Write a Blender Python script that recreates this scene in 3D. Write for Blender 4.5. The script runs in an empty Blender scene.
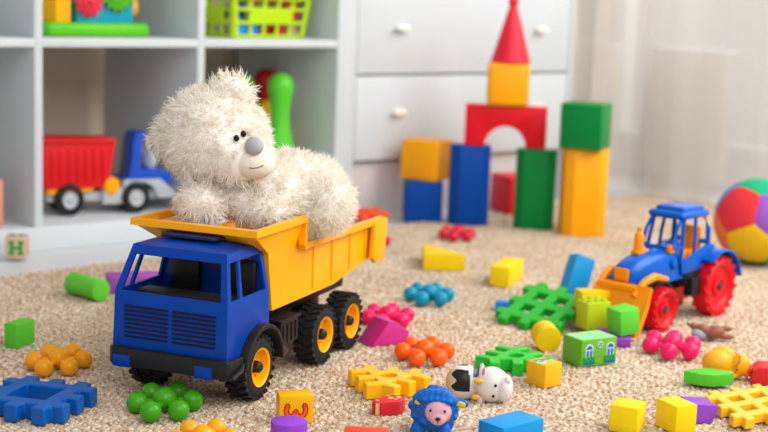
import bpy, bmesh, math, random
import numpy as np
from mathutils import Vector, Matrix, noise
R = math.radians
PI = math.pi
random.seed(7)
S = bpy.context.scene
COL = S.collection

# ------------------------------------------------------------------ camera
HEAD = 0.701444838                      # camera heading, clockwise from +Y
PITCH = 0.160673
ROLL = 0.037616
CAMH = 0.50628
cam_d = bpy.data.cameras.new('camera')
cam = bpy.data.objects.new('camera', cam_d)
COL.objects.link(cam)
Fv = Vector((math.sin(HEAD)*math.cos(PITCH), math.cos(HEAD)*math.cos(PITCH), -math.sin(PITCH)))
Rv = Vector((math.cos(HEAD), -math.sin(HEAD), 0))
Uv = Rv.cross(Fv)
R2 = math.cos(ROLL)*Rv + math.sin(ROLL)*Uv
U2 = -math.sin(ROLL)*Rv + math.cos(ROLL)*Uv
cam.matrix_world = Matrix(((R2.x, U2.x, -Fv.x, 0), (R2.y, U2.y, -Fv.y, 0), (R2.z, U2.z, -Fv.z, CAMH), (0, 0, 0, 1)))
cam_d.sensor_width = 36
cam_d.lens = 1412.88/768*36
cam_d.clip_start = 0.02
cam_d.dof.use_dof = True
cam_d.dof.focus_distance = 1.70
cam_d.dof.aperture_fstop = 4.0
S.camera = cam

# ------------------------------------------------------------------ light
w = bpy.data.worlds.new('world'); S.world = w; w.use_nodes = True
bg = w.node_tree.nodes['Background']
bg.inputs[0].default_value = (1.0, 0.985, 0.96, 1)
bg.inputs[1].default_value = 0.46

def area(name, loc, target, sx, sy, power, color):
    l = bpy.data.lights.new(name, 'AREA'); l.shape = 'RECTANGLE'; l.size = sx; l.size_y = sy
    l.energy = power; l.color = color
    o = bpy.data.objects.new(name, l); COL.objects.link(o)
    o.location = loc
    o.rotation_euler = (Vector(target)-Vector(loc)).to_track_quat('-Z', 'Y').to_euler()
    return o
area('window_daylight', (2.72, 0.55, 1.55), (1.25, 1.75, 0.0), 2.2, 1.3, 62, (1.0, 0.975, 0.94))
area('room_daylight', (0.3, -0.7, 1.9), (1.5, 2.5, 0.25), 2.0, 1.6, 38, (0.97, 0.98, 1.0))
area('window_behind_curtain_daylight', (3.7, 2.2, 1.0), (2.8, 2.0, 0.25), 1.6, 1.6, 16, (1.0, 0.98, 0.96))

S.view_settings.view_transform = 'Standard'
S.view_settings.look = 'None'
S.view_settings.exposure = 0.17
S.view_settings.gamma = 1.0
S.view_settings.use_curve_mapping = False

# ------------------------------------------------------------------ materials
MATS = {}
def srgb(c):
    if isinstance(c, str):
        c = c.lstrip('#'); c = tuple(int(c[i:i+2], 16)/255 for i in (0, 2, 4))
    return tuple(x/12.92 if x <= .04045 else ((x+.055)/1.055)**2.4 for x in c)
def mat(name, col, rough=.4, kind='plastic', spec=.28, sss=0.0, coat=0.0):
    if name in MATS: return MATS[name]
    m = bpy.data.materials.new(name); m.use_nodes = True
    nt = m.node_tree; b = nt.nodes['Principled BSDF']
    c = srgb(col)
    b.inputs['Roughness'].default_value = rough
    b.inputs['Specular IOR Level'].default_value = spec
    if sss: 
        b.inputs['Subsurface Weight'].default_value = sss
        b.inputs['Subsurface Radius'].default_value = (.01, .006, .004)
        b.inputs['Subsurface Scale'].default_value = .5
    b.inputs['Coat Weight'].default_value = coat
    tc = nt.nodes.new('ShaderNodeTexCoord')
    n = nt.nodes.new('ShaderNodeTexNoise')
    mp = nt.nodes.new('ShaderNodeMapping')
    nt.links.new(tc.outputs['Object'], mp.inputs[0]); nt.links.new(mp.outputs[0], n.inputs['Vector'])
    sc, amt, bs, dist = {'plastic': (60, .05, .05, .0006), 'wood': (90, .10, .12, .0008), 'matte': (120, .08, .1, .0008),
                   'wall': (12, .03, .02, .001), 'rubber': (150, .08, .15, .0006)}[kind]
    if kind == 'wood': mp.inputs['Scale'].default_value = (.25, 1, 2.2)
    n.inputs['Scale'].default_value = sc; n.inputs['Detail'].default_value = 4
    mx = nt.nodes.new('ShaderNodeMix'); mx.data_type = 'RGBA'
    mx.inputs[6].default_value = tuple(x*(1-amt) for x in c)+(1,)
    mx.inputs[7].default_value = tuple(min(1, x*(1+amt)) for x in c)+(1,)
    nt.links.new(n.outputs['Fac'], mx.inputs[0]); nt.links.new(mx.outputs[2], b.inputs['Base Color'])
    bp = nt.nodes.new('ShaderNodeBump'); bp.inputs['Strength'].default_value = bs; bp.inputs['Distance'].default_value = dist
    nt.links.new(n.outputs['Fac'], bp.inputs['Height']); nt.links.new(bp.outputs[0], b.inputs['Normal'])
    MATS[name] = m
    return m

# ------------------------------------------------------------------ mesh helpers
class MB:
    def __init__(s): s.bm = bmesh.new()
    def _bev(s, faces, r, seg):
        if r <= 0: return
        ed = list({e for f in faces for e in f.edges})
        bmesh.ops.bevel(s.bm, geom=ed, offset=r, segments=seg, profile=.5, affect='EDGES', clamp_overlap=True)
    def box(s, c, d, M=None, r=.0015, seg=2):
        g = bmesh.ops.create_cube(s.bm, size=1)
        T = Matrix.Translation(c) @ (M.to_4x4() if M else Matrix()) @ Matrix.Diagonal((d[0], d[1], d[2], 1))
        bmesh.ops.transform(s.bm, matrix=T, verts=g['verts'])
        s._bev({f for v in g['verts'] for f in v.link_faces}, r, seg); return s
    def prism(s, pts, z0, z1, M=None, r=0, seg=2):
        """outline in XY extruded from z0 to z1"""
        M = M or Matrix()
        a = [s.bm.verts.new(M @ Vector((x, y, z0))) for x, y in pts]
        b = [s.bm.verts.new(M @ Vector((x, y, z1))) for x, y in pts]
        n = len(pts); fs = [s.bm.faces.new(a[::-1]), s.bm.faces.new(b)]
        for i in range(n): fs.append(s.bm.faces.new((a[i], a[(i+1) % n], b[(i+1) % n], b[i])))
        bmesh.ops.recalc_face_normals(s.bm, faces=fs)
        if r:
            ed = list({e for f in fs[:2] for e in f.edges})
            bmesh.ops.bevel(s.bm, geom=ed, offset=r, segments=seg, profile=.5, affect='EDGES', clamp_overlap=True)
        return s
    def lathe(s, prof, n=32, M=None):
        """profile of (radius, height) round Z"""
        M = M or Matrix(); rings = []
        for r, z in prof:
            if r < 1e-6: rings.append([s.bm.verts.new(M @ Vector((0, 0, z)))])
            else: rings.append([s.bm.verts.new(M @ Vector((r*math.cos(2*PI*i/n), r*math.sin(2*PI*i/n), z))) for i in range(n)])
        fs = []
        for A, B in zip(rings, rings[1:]):
            for i in range(n):
                j = (i+1) % n
                if len(A) == 1 and len(B) == 1: continue
                if len(A) == 1: fs.append(s.bm.faces.new((A[0], B[j], B[i])))
                elif len(B) == 1: fs.append(s.bm.faces.new((A[i], A[j], B[0])))
                else: fs.append(s.bm.faces.new((A[i], A[j], B[j], B[i])))
        bmesh.ops.recalc_face_normals(s.bm, faces=fs)
        return s
    def cyl(s, r, z0, z1, M=None, n=40, b=.001):
        return s.lathe([(0, z0), (r-b, z0), (r-b*.3, z0+b*.3), (r, z0+b), (r, z1-b), (r-b*.3, z1-b*.3), (r-b, z1), (0, z1)], n, M)
    def ell(s, c, d, M=None, u=24, v=16):
        g = bmesh.ops.create_uvsphere(s.bm, u_segments=u, v_segments=v, radius=1)
        T = Matrix.Translation(c) @ (M.to_4x4() if M else Matrix()) @ Matrix.Diagonal((d[0], d[1], d[2], 1))
        bmesh.ops.transform(s.bm, matrix=T, verts=g['verts']); return s
    def tube(s, pts, r, n=10, square=False, closed=False):
        pts = [Vector(p) for p in pts]; rings = []; N = len(pts)
        rr = r if isinstance(r, (list, tuple)) else [r]*N
        up = Vector((0, 0, 1))
        for i, p in enumerate(pts):
            if closed: d = (pts[(i+1) % N]-pts[i-1])
            else: d = pts[min(i+1, N-1)]-pts[max(i-1, 0)]
            d.normalize()
            u = up if abs(d.dot(up)) < .95 else Vector((1, 0, 0))
            a = d.cross(u).normalized(); b = a.cross(d).normalized()
            k = 4 if square else n
            f = 1.0
            if 0 < i < N-1 or closed:
                d1 = (pts[i]-pts[i-1]).normalized(); d2 = (pts[(i+1) % N]-pts[i]).normalized()
                f = 1/max(.6, math.sqrt(max(0, (1+d1.dot(d2))/2)))
            off = PI/4 if square else 0
            q = math.sqrt(2) if square else 1
            rings.append([s.bm.verts.new(p+(a*math.cos(2*PI*j/k+off)*f+b*math.sin(2*PI*j/k+off))*rr[i]*q) for j in range(k)])
        fs = []
        for i in range(N if closed else N-1):
            A = rings[i]; B = rings[(i+1) % N]
            for j in range(len(A)): fs.append(s.bm.faces.new((A[j], A[(j+1) % len(A)], B[(j+1) % len(A)], B[j])))
        if not closed: fs += [s.bm.faces.new(rings[0][::-1]), s.bm.faces.new(rings[-1])]
        bmesh.ops.recalc_face_normals(s.bm, faces=fs)
        return s
    def quads(s, Q):
        V = {}
        for q in Q:
            vs = []
            for p in q:
                k = tuple(round(c, 5) for c in p)
                if k not in V: V[k] = s.bm.verts.new(k)
                if V[k] not in vs: vs.append(V[k])
            if len(vs) > 2:
                try: s.bm.faces.new(vs)
                except ValueError: pass
        bmesh.ops.recalc_face_normals(s.bm, faces=s.bm.faces[:])
        return s
    def build(s, name, m, parent=None, smooth=True, ang=35):
        me = bpy.data.meshes.new(name); s.bm.to_mesh(me); s.bm.free()
        ms = m if isinstance(m, (list, tuple)) else [m]
        for x in ms: me.materials.append(x)
        if smooth:
            me.polygons.foreach_set('use_smooth', [True]*len(me.polygons))
            me.set_sharp_from_angle(angle=R(ang))
        o = bpy.data.objects.new(name, me); COL.objects.link(o)
        if parent: o.parent = parent
        return o
def tag(o, label, cat=None, group=None):
    o['label'] = label
    if cat: o['category'] = cat
    if group: o['group'] = group
    return o
FL = -.006                                  # floor level below the rug's top
def struct(o): o['kind'] = 'structure'; return o
def thing(name, label, cat, loc, rz=0, group=None):
    o = bpy.data.objects.new(name, None); o.empty_display_size = .03; COL.objects.link(o)
    o.location = loc; o.rotation_euler = (0, 0, R(rz)); return tag(o, label, cat, group)
def put(o, loc, rz=0, rot=None):
    o.location = loc
    o.rotation_euler = rot if rot else (0, 0, R(rz)); return o
def mod(o, kind, **k):
    m = o.modifiers.new(kind.lower(), kind)
    for a, b in k.items(): setattr(m, a, b)
    return m
RX90 = Matrix.Rotation(PI/2, 4, 'X')       # Z -> -Y
RY90 = Matrix.Rotation(PI/2, 4, 'Y')
def T(x, y, z): return Matrix.Translation((x, y, z))
RUG = .003                                  # rug pile top

# palette
WHITE = mat('white laminate', '#cbd2d6', .35, 'wall')
WALLM = mat('wall paint', '#ead9c4', .8, 'wall')
YEL = mat('yellow plastic', '#f8a300', .3)
YELB = mat('truck bed yellow plastic', '#f8aa00', .3)
YELW = mat('yellow painted wood', '#e8c400', .5, 'wood')
YELW2 = mat('bright yellow painted wood', '#f0d200', .5, 'wood')
BLUE = mat('royal blue plastic', '#003c9c', .28, spec=.18)
BLUE2 = mat('tractor blue plastic', '#0058bc', .25, spec=.22)
BLACK = mat('black plastic', '#1a1a1c', .4)
TYRE = mat('black rubber', '#1c1c1e', .6, 'rubber')
RED = mat('red plastic', '#d80f1e', .35)
PINK = mat('pink plastic', '#ea1c62', .25)
GREENP = mat('green plastic', '#21ad2e', .35)
TOYBLUE = mat('toy block navy blue', '#00439a', .45, spec=.15)
TOYGREEN = mat('toy block dark green', '#008038', .4, spec=.2)
TOYYEL = mat('toy block amber', '#f7a600', .4)
TOYRED = mat('toy block red', '#d8081e', .4)
CYANW = mat('cyan painted wood', '#0090d8', .5, 'wood')
GRW = mat('lime green painted wood', '#55c02c', .55, 'wood')
PURW = mat('purple painted wood', '#8a3fb8', .55, 'wood')

# ------------------------------------------------------------------ the room
D = 2.398
m = mat('floor laminate', '#ccd0d3', .35, 'wall')
struct(MB().box((1.6, 1.2, -.026), (4.6, 4.6, .04), r=0).build('floor', m))
struct(MB().box((1.2, 2.87, 1.3), (3.8, .08, 2.6), r=0).build('wall_back', WALLM))
# window wall: low part, window and reveals
wr = MB()
wr.box((3.19, 3.0, 1.3), (.08, .5, 2.6), r=0); wr.box((3.19, -.35, 1.3), (.08, 1.7, 2.6), r=0)
wr.box((3.19, 1.63, 2.4), (.08, 2.26, .4), r=0)
wr.box((3.19, 1.63, .03), (.08, 2.26, .06), r=0)
struct(wr.build('wall_right', mat('window wall paint', '#cfcac2', .8, 'wall')))
wf = MB()
for y in (.53, 1.28, 2.03, 2.72): wf.box((3.18, y, 1.13), (.05, .05, 2.14), r=.003)
for z in (.09, 2.17): wf.box((3.18, 1.63, z), (.05, 2.2, .06), r=.003)
win = struct(wf.build('window_1', WHITE))
gm = bpy.data.materials.new('window glass'); gm.use_nodes = True
nt = gm.node_tree; nt.nodes.remove(nt.nodes['Principled BSDF'])
tr = nt.nodes.new('ShaderNodeBsdfTransparent'); gl = nt.nodes.new('ShaderNodeBsdfGlossy'); gl.inputs['Roughness'].default_value = .02
mx = nt.nodes.new('ShaderNodeMixShader'); mx.inputs[0].default_value = .06
nt.links.new(tr.outputs[0], mx.inputs[1]); nt.links.new(gl.outputs[0], mx.inputs[2]); nt.links.new(mx.outputs[0], nt.nodes['Material Output'].inputs[0])
MB().box((3.19, 1.63, 1.13), (.006, 2.18, 2.1), r=0).build('window_pane', gm, win)
pm = mat('pale beige panel', '#aea697', .7, 'wall')
for i, (y0, y1, lb) in enumerate(((2.64, 2.76, 'narrow beige panel heater dimly seen through the curtain beside the white dresser'),
                                  (2.25, 2.51, 'wide beige panel heater dimly seen through the curtain above the tractor'))):
    h = thing('panel_heater', lb, 'heater', (3.06, (y0+y1)/2, FL))
    MB().box((0, 0, .2), (.05, y1-y0, .34), r=.004).build('panel', pm, h)
    MB().box((0, 0, .375), (.055, y1-y0+.01, .012), r=.003).build('top_grille', WHITE, h)
    for yy in (-1, 1): MB().box((0, yy*(y1-y0)*.35, .015), (.04, .012, .03), r=.001).build('foot', pm, h)

# sheer curtain with soft folds
cm = bpy.data.materials.new('sheer curtain'); cm.use_nodes = True
nt = cm.node_tree; nt.nodes.remove(nt.nodes['Principled BSDF'])
tr = nt.nodes.new('ShaderNodeBsdfTransparent'); tl = nt.nodes.new('ShaderNodeBsdfTranslucent'); df = nt.nodes.new('ShaderNodeBsdfDiffuse')
tl.inputs[0].default_value = (.78, .75, .72, 1); df.inputs[0].default_value = (.76, .74, .71, 1)
a = nt.nodes.new('ShaderNodeMixShader'); b = nt.nodes.new('ShaderNodeMixShader')
tc = nt.nodes.new('ShaderNodeTexCoord'); nz = nt.nodes.new('ShaderNodeTexNoise'); nz.inputs['Scale'].default_value = 900
mr = nt.nodes.new('ShaderNodeMapRange'); mr.inputs[3].default_value = .62; mr.inputs[4].default_value = .78
nt.links.new(tc.outputs['Object'], nz.inputs['Vector']); nt.links.new(nz.outputs['Fac'], mr.inputs[0])
a.inputs[0].default_value = .55
nt.links.new(tl.outputs[0], a.inputs[1]); nt.links.new(df.outputs[0], a.inputs[2])
nt.links.new(mr.outputs[0], b.inputs[0]); nt.links.new(tr.outputs[0], b.inputs[1]); nt.links.new(a.outputs[0], b.inputs[2])
nt.links.new(b.outputs[0], nt.nodes['Material Output'].inputs[0])
cb = MB(); NS, NZ = 420, 24; rows = []
path = [(2.66, 2.46), (2.70, 2.40), (2.80, 2.40), (2.87, 2.36), (2.89, 2.2), (2.895, 1.9), (2.90, 1.4), (2.9, .8)]
seg = [0]
for p, q in zip(path, path[1:]): seg.append(seg[-1]+math.dist(p, q))
def pat(s):
    for i in range(len(path)-1):
        if s <= seg[i+1] or i == len(path)-2:
            f = (s-seg[i])/(seg[i+1]-seg[i]); p, q = path[i], path[i+1]
            return Vector((p[0]+(q[0]-p[0])*f, p[1]+(q[1]-p[1])*f, 0)), Vector((-(q[1]-p[1]), q[0]-p[0], 0)).normalized()
for iz in range(NZ+1):
    z = .004+1.9*(iz/NZ); rw = []
    for i in range(NS+1):
        s0 = seg[-1]*i/NS; p, nn = pat(s0)
        wv = .020*math.sin(s0*30+1.5*math.sin(s0*7)+.9*math.sin(z*2.0))+.003*math.sin(s0*83+z*1.7)+.014*math.sin(s0*13+z*1.6)
        p = p+nn*wv*(1-.15*z); rw.append(cb.bm.verts.new((p.x, p.y, z)))
    rows.append(rw)
for A, B in zip(rows, rows[1:]):
    for i in range(NS): cb.bm.faces.new((A[i], A[i+1], B[i+1], B[i]))
tag(cb.build('curtain', cm, ang=180), 'sheer white floor-length curtain hanging at the window right of the dresser', 'curtain')

# ------------------------------------------------------------------ rug: chunky woven jute
def rug_height(X, Y):
    p = .0068; q = .0090
    row = np.floor(X/p); fx = X/p-row-.5
    rnd = lambda a, b: (np.sin(a*127.1+b*311.7)*43758.5453) % 1
    yy = Y/q+.5*(row % 2)+.35*rnd(row, 0)+.10*np.sin(Y*90+row)+fx*.55
    cell = np.floor(yy); fy = yy-cell-.5
    hr = rnd(row, cell)
    d = (fx*1.9)**2+(fy*1.75)**2
    h = np.sqrt(np.clip(1-d*.95, 0, 1))
    return h*(.0062+.0026*hr)+.0012*np.sin(X*23+Y*31)*0.6
def grid_mesh(name, xs, ys, M, m):
    X, Y = np.meshgrid(xs, ys); Z = rug_height(X, Y)
    co = np.stack([X, Y, Z], -1).reshape(-1, 3)
    nx, ny = len(xs), len(ys)
    i = np.arange(nx*ny).reshape(ny, nx)
    f = np.stack([i[:-1, :-1], i[:-1, 1:], i[1:, 1:], i[1:, :-1]], -1).reshape(-1, 4)
    
    me = bpy.data.meshes.new(name); me.vertices.add(len(co)); me.vertices.foreach_set('co', co.astype(np.float32).ravel())
    me.loops.add(f.size); me.loops.foreach_set('vertex_index', f.astype(np.int32).ravel())
    me.polygons.add(len(f)); me.polygons.foreach_set('loop_start', np.arange(0, f.size, 4, dtype=np.int32))
    me.polygons.foreach_set('use_smooth', np.ones(len(f), bool)); me.update(calc_edges=True)
    me.materials.append(m); return me
rm = bpy.data.materials.new('jute weave'); rm.use_nodes = True
nt = rm.node_tree; b = nt.nodes['Principled BSDF']; b.inputs['Roughness'].default_value = .85; b.inputs['Specular IOR Level'].default_value = .25
tc = nt.nodes.new('ShaderNodeTexCoord')
n1 = nt.nodes.new('ShaderNodeTexNoise'); n1.inputs['Scale'].default_value = 170; n1.inputs['Detail'].default_value = 3
n2 = nt.nodes.new('ShaderNodeTexNoise'); n2.inputs['Scale'].default_value = 9; n2.inputs['Detail'].default_value = 3
n3 = nt.nodes.new('ShaderNodeTexNoise'); n3.inputs['Scale'].default_value = 900; n3.inputs['Detail'].default_value = 2
for n in (n1, n2, n3): nt.links.new(tc.outputs['Object'], n.inputs['Vector'])
cr = nt.nodes.new('ShaderNodeValToRGB')
els = cr.color_ramp.elements
els[0].position = .30; els[0].color = srgb('#9c7452')+(1,)
els[1].position = .68; els[1].color = srgb('#f1e8dc')+(1,)
e = els.new(.42); e.color = srgb('#c2a484')+(1,)
e = els.new(.54); e.color = srgb('#d8c6b0')+(1,)
nt.links.new(n1.outputs['Fac'], cr.inputs[0])
mm = nt.nodes.new('ShaderNodeMix'); mm.data_type = 'RGBA'; mm.blend_type = 'MULTIPLY'; mm.inputs[0].default_value = .5
cr2 = nt.nodes.new('ShaderNodeValToRGB'); cr2.color_ramp.elements[0].color = (.72, .66, .58, 1); cr2.color_ramp.elements[1].color = (1, 1, 1, 1)
cr2.color_ramp.elements[0].position = .35; cr2.color_ramp.elements[1].position = .65
nt.links.new(n2.outputs['Fac'], cr2.inputs[0]); nt.links.new(cr.outputs[0], mm.inputs[6]); nt.links.new(cr2.outputs[0], mm.inputs[7])
nt.links.new(mm.outputs[2], b.inputs['Base Color'])
bp = nt.nodes.new('ShaderNodeBump'); bp.inputs['Strength'].default_value = .5; bp.inputs['Distance'].default_value = .001
nt.links.new(n3.outputs['Fac'], bp.inputs['Height']); nt.links.new(bp.outputs[0], b.inputs['Normal'])
rug = thing('jute_rug', 'thick woven beige jute rug spread under all the toys', 'rug', (2.9, 2.355, -.0068), 5.0)
xs = np.arange(-2.35, .001, .0021); ys = np.arange(-1.72, .001, .0021)
ro = bpy.data.objects.new('woven_field', grid_mesh('woven_field', xs, ys, None, rm)); COL.objects.link(ro); ro.parent = rug
ro['kind'] = 'stuff'
eb = MB(); pts = [(-2.36+.0092*i, .003+.0016*math.sin(i*1.7)+.002*random.random(), .002+.0022*(i % 2)) for i in range(258)]
for (x, y, z) in pts: eb.ell((x, y, z), (.0062, .0052, .0045), u=8, v=6)
ro2 = eb.build('rug_edge', rm, rug)

# ------------------------------------------------------------------ shelving unit
XA = 1.177; C = .335; TH = .016; OF = .039
shelf = thing('shelving_unit', 'white open cube shelving unit along the left wall beside the dresser', 'shelf', (XA, D, 0))
DEP = .38
MB().box(((2*TH+2*C+OF/2), DEP/2, .557), (OF, DEP, 1.126), r=.0015).build('side_panel', WHITE, shelf)
xl = -C-TH-C
MB().box((xl/2+(2*TH+2*C)/2, DEP/2, .0165), (2*TH+2*C-xl, DEP, .045), r=.0015).build('bottom_board', WHITE, shelf)
MB().box((xl/2+(2*TH+2*C)/2, DEP/2, 1.10), (2*TH+2*C-xl, DEP, .039), r=.0015).build('top_board', WHITE, shelf)
for x in (-C-TH, 0, TH+C):
    MB().box((x+TH/2, DEP/2+.001, .56), (TH, DEP-.002, 1.042), r=.0008).build('divider', WHITE, shelf)
for z in (.374, .725):
    for x in (-C, TH, 2*TH+C):
        MB().box((x+C/2, DEP/2+.001, z+TH/2), (C, DEP-.002, TH), r=.0008).build('shelf_board', WHITE, shelf)

# ------------------------------------------------------------------ dresser
DX0, DX1 = 1.917, 2.618
dr = thing('dresser', 'white chest of drawers with small white handles beside the shelving unit', 'dresser', (DX0, D, 0))
W = DX1-DX0
MB().box((.007, .205, .557), (.014, .41, 1.126), r=.001).build('side_panel', WHITE, dr)
MB().box((W-.006, .205, .557), (.012, .41, 1.126), r=.001).build('side_panel', WHITE, dr)
MB().box((W/2, .215, .6), (W-.03, .38, .94), r=.001).build('carcass', WHITE, dr)
MB().box((W/2, .03, .057), (W-.03, .018, .126), r=.001).build('plinth', mat('plinth laminate', '#cdc6c4', .5, 'wall'), dr)
kn = mat('white handle plastic', '#f1ece4', .3)
for z0, z1, zc in ((.126, .312, .232), (.3165, .60, .418), (.604, .80, .70)):
    d = MB().box((W/2, .009, (z0+z1)/2), (W-.032, .018, z1-z0), r=.0015).build('drawer', WHITE, dr)
    for hx in (2.049, 2.49):
        k = MB()
        k.lathe([(0, 0), (.006, 0), (.005, .012), (.0, .012)], 16, T(hx-DX0, 0, zc) @ Matrix.Rotation(PI/2, 4, 'X'))
        k.ell((hx-DX0, -.016, zc), (.020, .007, .0080))
        k.build('drawer_handle', kn, d)

# ------------------------------------------------------------------ big dump truck
TA = 28.0
trk = thing('toy_dump_truck', 'large blue-cabbed toy dump truck with yellow bed carrying the teddy bear', 'toy truck', (.972, 1.375, RUG-.002), TA)
ZO = -.004      # everything below was measured from the floor
def fs(z):      # windscreen lean
    if z < .132: return -.079
    return -.079+(z-.132)/.06*.022
def ti(z):      # side lean inwards
    if z < .132: return .004
    return .004+(z-.132)/.06*.014
def cp(a, z, side):
    s = fs(z)+(.030-fs(z))*a; t = ti(z)
    return (s, t if side == 0 else .164-t, z)
ZB, ZW0, ZW1, ZT = .066, .138, .181, .192
cols = [0, .08, .29, .35, .92, 1]
Q = []
for side in (0, 1):
    for i in range(5):
        a0, a1 = cols[i], cols[i+1]
        if i not in (1, 3): Q.append([cp(a0, ZW0, side), cp(a1, ZW0, side), cp(a1, ZW1, side), cp(a0, ZW1, side)])
        Q.append([cp(a0, ZW1, side), cp(a1, ZW1, side), cp(a1, ZT, side), cp(a0, ZT, side)])
    top = [cp(a, ZW0, side) for a in cols]
    bot = []
    t = .004 if side == 0 else .160
    for k in range(13):
        ang = PI*(1-k/12); s_ = .002+.050*math.cos(ang); z_ = .044+.050*math.sin(ang)
        if z_ > .07 and s_ < .03: bot.append((s_, t, z_))
    z_end = .044+math.sqrt(max(0, .05**2-.028**2))
    bot.append((.030, t, z_end))
    ring = [(-.079, t, ZB), (-.048, t, ZB)]+bot
    Q.append(top[::-1]+ring)
tt = lambda f, z: (fs(z), ti(z)+(.164-2*ti(z))*f, z)
fc = [0, .06, .94, 1]
for i in range(3):
    f0, f1 = fc[i], fc[i+1]
    if i != 1: Q.append([tt(f0, ZW0), tt(f1, ZW0), tt(f1, ZW1), tt(f0, ZW1)])
    Q.append([tt(f0, ZW1), tt(f1, ZW1), tt(f1, ZT), tt(f0, ZT)])
    Q.append([tt(f0, ZB), tt(f1, ZB), tt(f1, ZW0), tt(f0, ZW0)])
bb = lambda f, z: (.030, ti(z)+(.164-2*ti(z))*f, z)
for i in range(3):
    f0, f1 = [0, .12, .88, 1][i], [0, .12, .88, 1][i+1]
    if i != 1: Q.append([bb(f0, .158), bb(f1, .158), bb(f1, ZW1), bb(f0, ZW1)])
    Q.append([bb(f0, ZW1), bb(f1, ZW1), bb(f1, ZT), bb(f0, ZT)])
    Q.append([bb(f0, ZB+.02), bb(f1, ZB+.02), bb(f1, .158), bb(f0, .158)])
# domed roof
rf = []
RN = 6
def rp(i, j):
    a = i/RN; f = j/RN; s_ = fs(ZT)+(.030-fs(ZT))*a; t_ = ti(ZT)+(.164-2*ti(ZT))*f
    return (s_, t_, ZT+.006*(1-(2*a-1)**4)*(1-(2*f-1)**4))
for i in range(RN):
    for j in range(RN): Q.append([rp(i, j), rp(i+1, j), rp(i+1, j+1), rp(i, j+1)])
Q = [[(x, y, z+ZO) for x, y, z in q] for q in Q]
cab = MB().quads(Q); bmesh.ops.remove_doubles(cab.bm, verts=cab.bm.verts[:], dist=.0002)
cab = cab.build('cab', BLUE, trk, ang=30)
mod(cab, 'SOLIDIFY', thickness=.0035, offset=-1)
mod(cab, 'BEVEL', width=.0028, segments=3, limit_method='ANGLE', angle_limit=R(25))
# grille slots, cut look: dark bars on the front, slot shade put into their colour
gr = MB()
for k in range(8):
    z = .120-.0053*k+ZO
    for t0, t1 in ((.020, .078), (.084, .144)):
        gr.box((-.0790, (t0+t1)/2, z), (.0016, t1-t0, .0020), r=0)
gr.build('grille', mat('dark slot', '#07102e', .6), cab)
MB().box((-.016, .083, .199), (.040, .075, .004), r=.001).build('roof_hatch', mat('roof hatch shadow blue', '#182556', .5), cab)  # dark slab standing for the roof opening, its shade put into the colour
it = MB()
for t0 in (.040, .118):
    it.box((.005, t0, .118+ZO), (.035, .045, .02), r=.004); it.box((.022, t0, .145+ZO), (.012, .042, .05), r=.004)
it.build('seats', BLACK, cab)
MB().box((-.045, .082, .128+ZO), (.03, .12, .02), r=.004).build('dashboard', BLACK, cab)
# bumper
bu = MB()
bu.prism([(-.088, -.001), (-.088, .156), (-.082, .162), (-.05, .162), (-.05, .157), (-.07, .154), (-.07, .006), (-.05, .003), (-.05, -.003), (-.082, -.003)], .044, .066, r=.002)
bu.tube([(-.084, .010, .044), (-.082, -.006, .047), (-.060, -.006, .052), (-.052, -.003, .056)], .003, 8)
bumper = bu.build('bumper', BLACK, trk)
for t0 in (.030, .142):
    MB().box((-.0865, t0, .050), (.006, .024, .015), r=.001).build('lamp_insert', BLUE, bumper)
# chassis
ch = MB()
for t0 in (.052, .112): ch.box((.155, t0, .082), (.40, .010, .020), r=.001)
for s_ in (-.03, .06, .14, .24, .34): ch.box((s_, .082, .082), (.012, .06, .014), r=.001)
ch.box((.0, .082, .042), (.012, .13, .012), r=.002)
for s_ in (.19, .28): ch.box((s_, .082, .042), (.012, .13, .012), r=.002); ch.box((s_, .082, .062), (.03, .05, .03), r=.002)
ch.build('chassis', BLACK, trk)
for t0, sg in ((.018, 1), (.146, -1)):
    st = MB(); st.box((.088, t0, .066), (.052, .030, .030), r=.002)
    for k in range(4): st.box((.07+.012*k, t0-sg*.0155, .066), (.006, .002, .024), r=.0005)
    st.box((.088, t0, .083), (.058, .034, .004), r=.001)
    st.build('side_step', BLACK, trk)
def arch(s0, r0, r1, z0, t0, t1, a0, a1, name, n=18):
    q = MB(); pts = [(s0+r1*math.cos(a0+(a1-a0)*k/n), z0+r1*math.sin(a0+(a1-a0)*k/n)) for k in range(n+1)]
    pts += [(s0+r0*math.cos(a1+(a0-a1)*k/n), z0+r0*math.sin(a1+(a0-a1)*k/n)) for k in range(n+1)]
    q.prism([(x, -z) for x, z in pts], t0, t1, Matrix.Rotation(-PI/2, 4, 'X'), r=.001, seg=2)
    return q.build(name, BLACK, trk)
arch(.002, .0465, .052, .042, -.007, .020, R(0), R(172), 'mudguard')
arch(.002, .0465, .052, .042, .144, .171, R(0), R(172), 'mudguard')
MB().prism([(.30, .08), (.335, .08), (.34, .106), (.322, .112)], .05, .114, Matrix.Rotation(PI/2, 4, 'X') @ Matrix.Scale(-1, 4, (0, 0, 1)), r=.001).build('rear_hinge_bracket', BLACK, trk)
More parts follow.
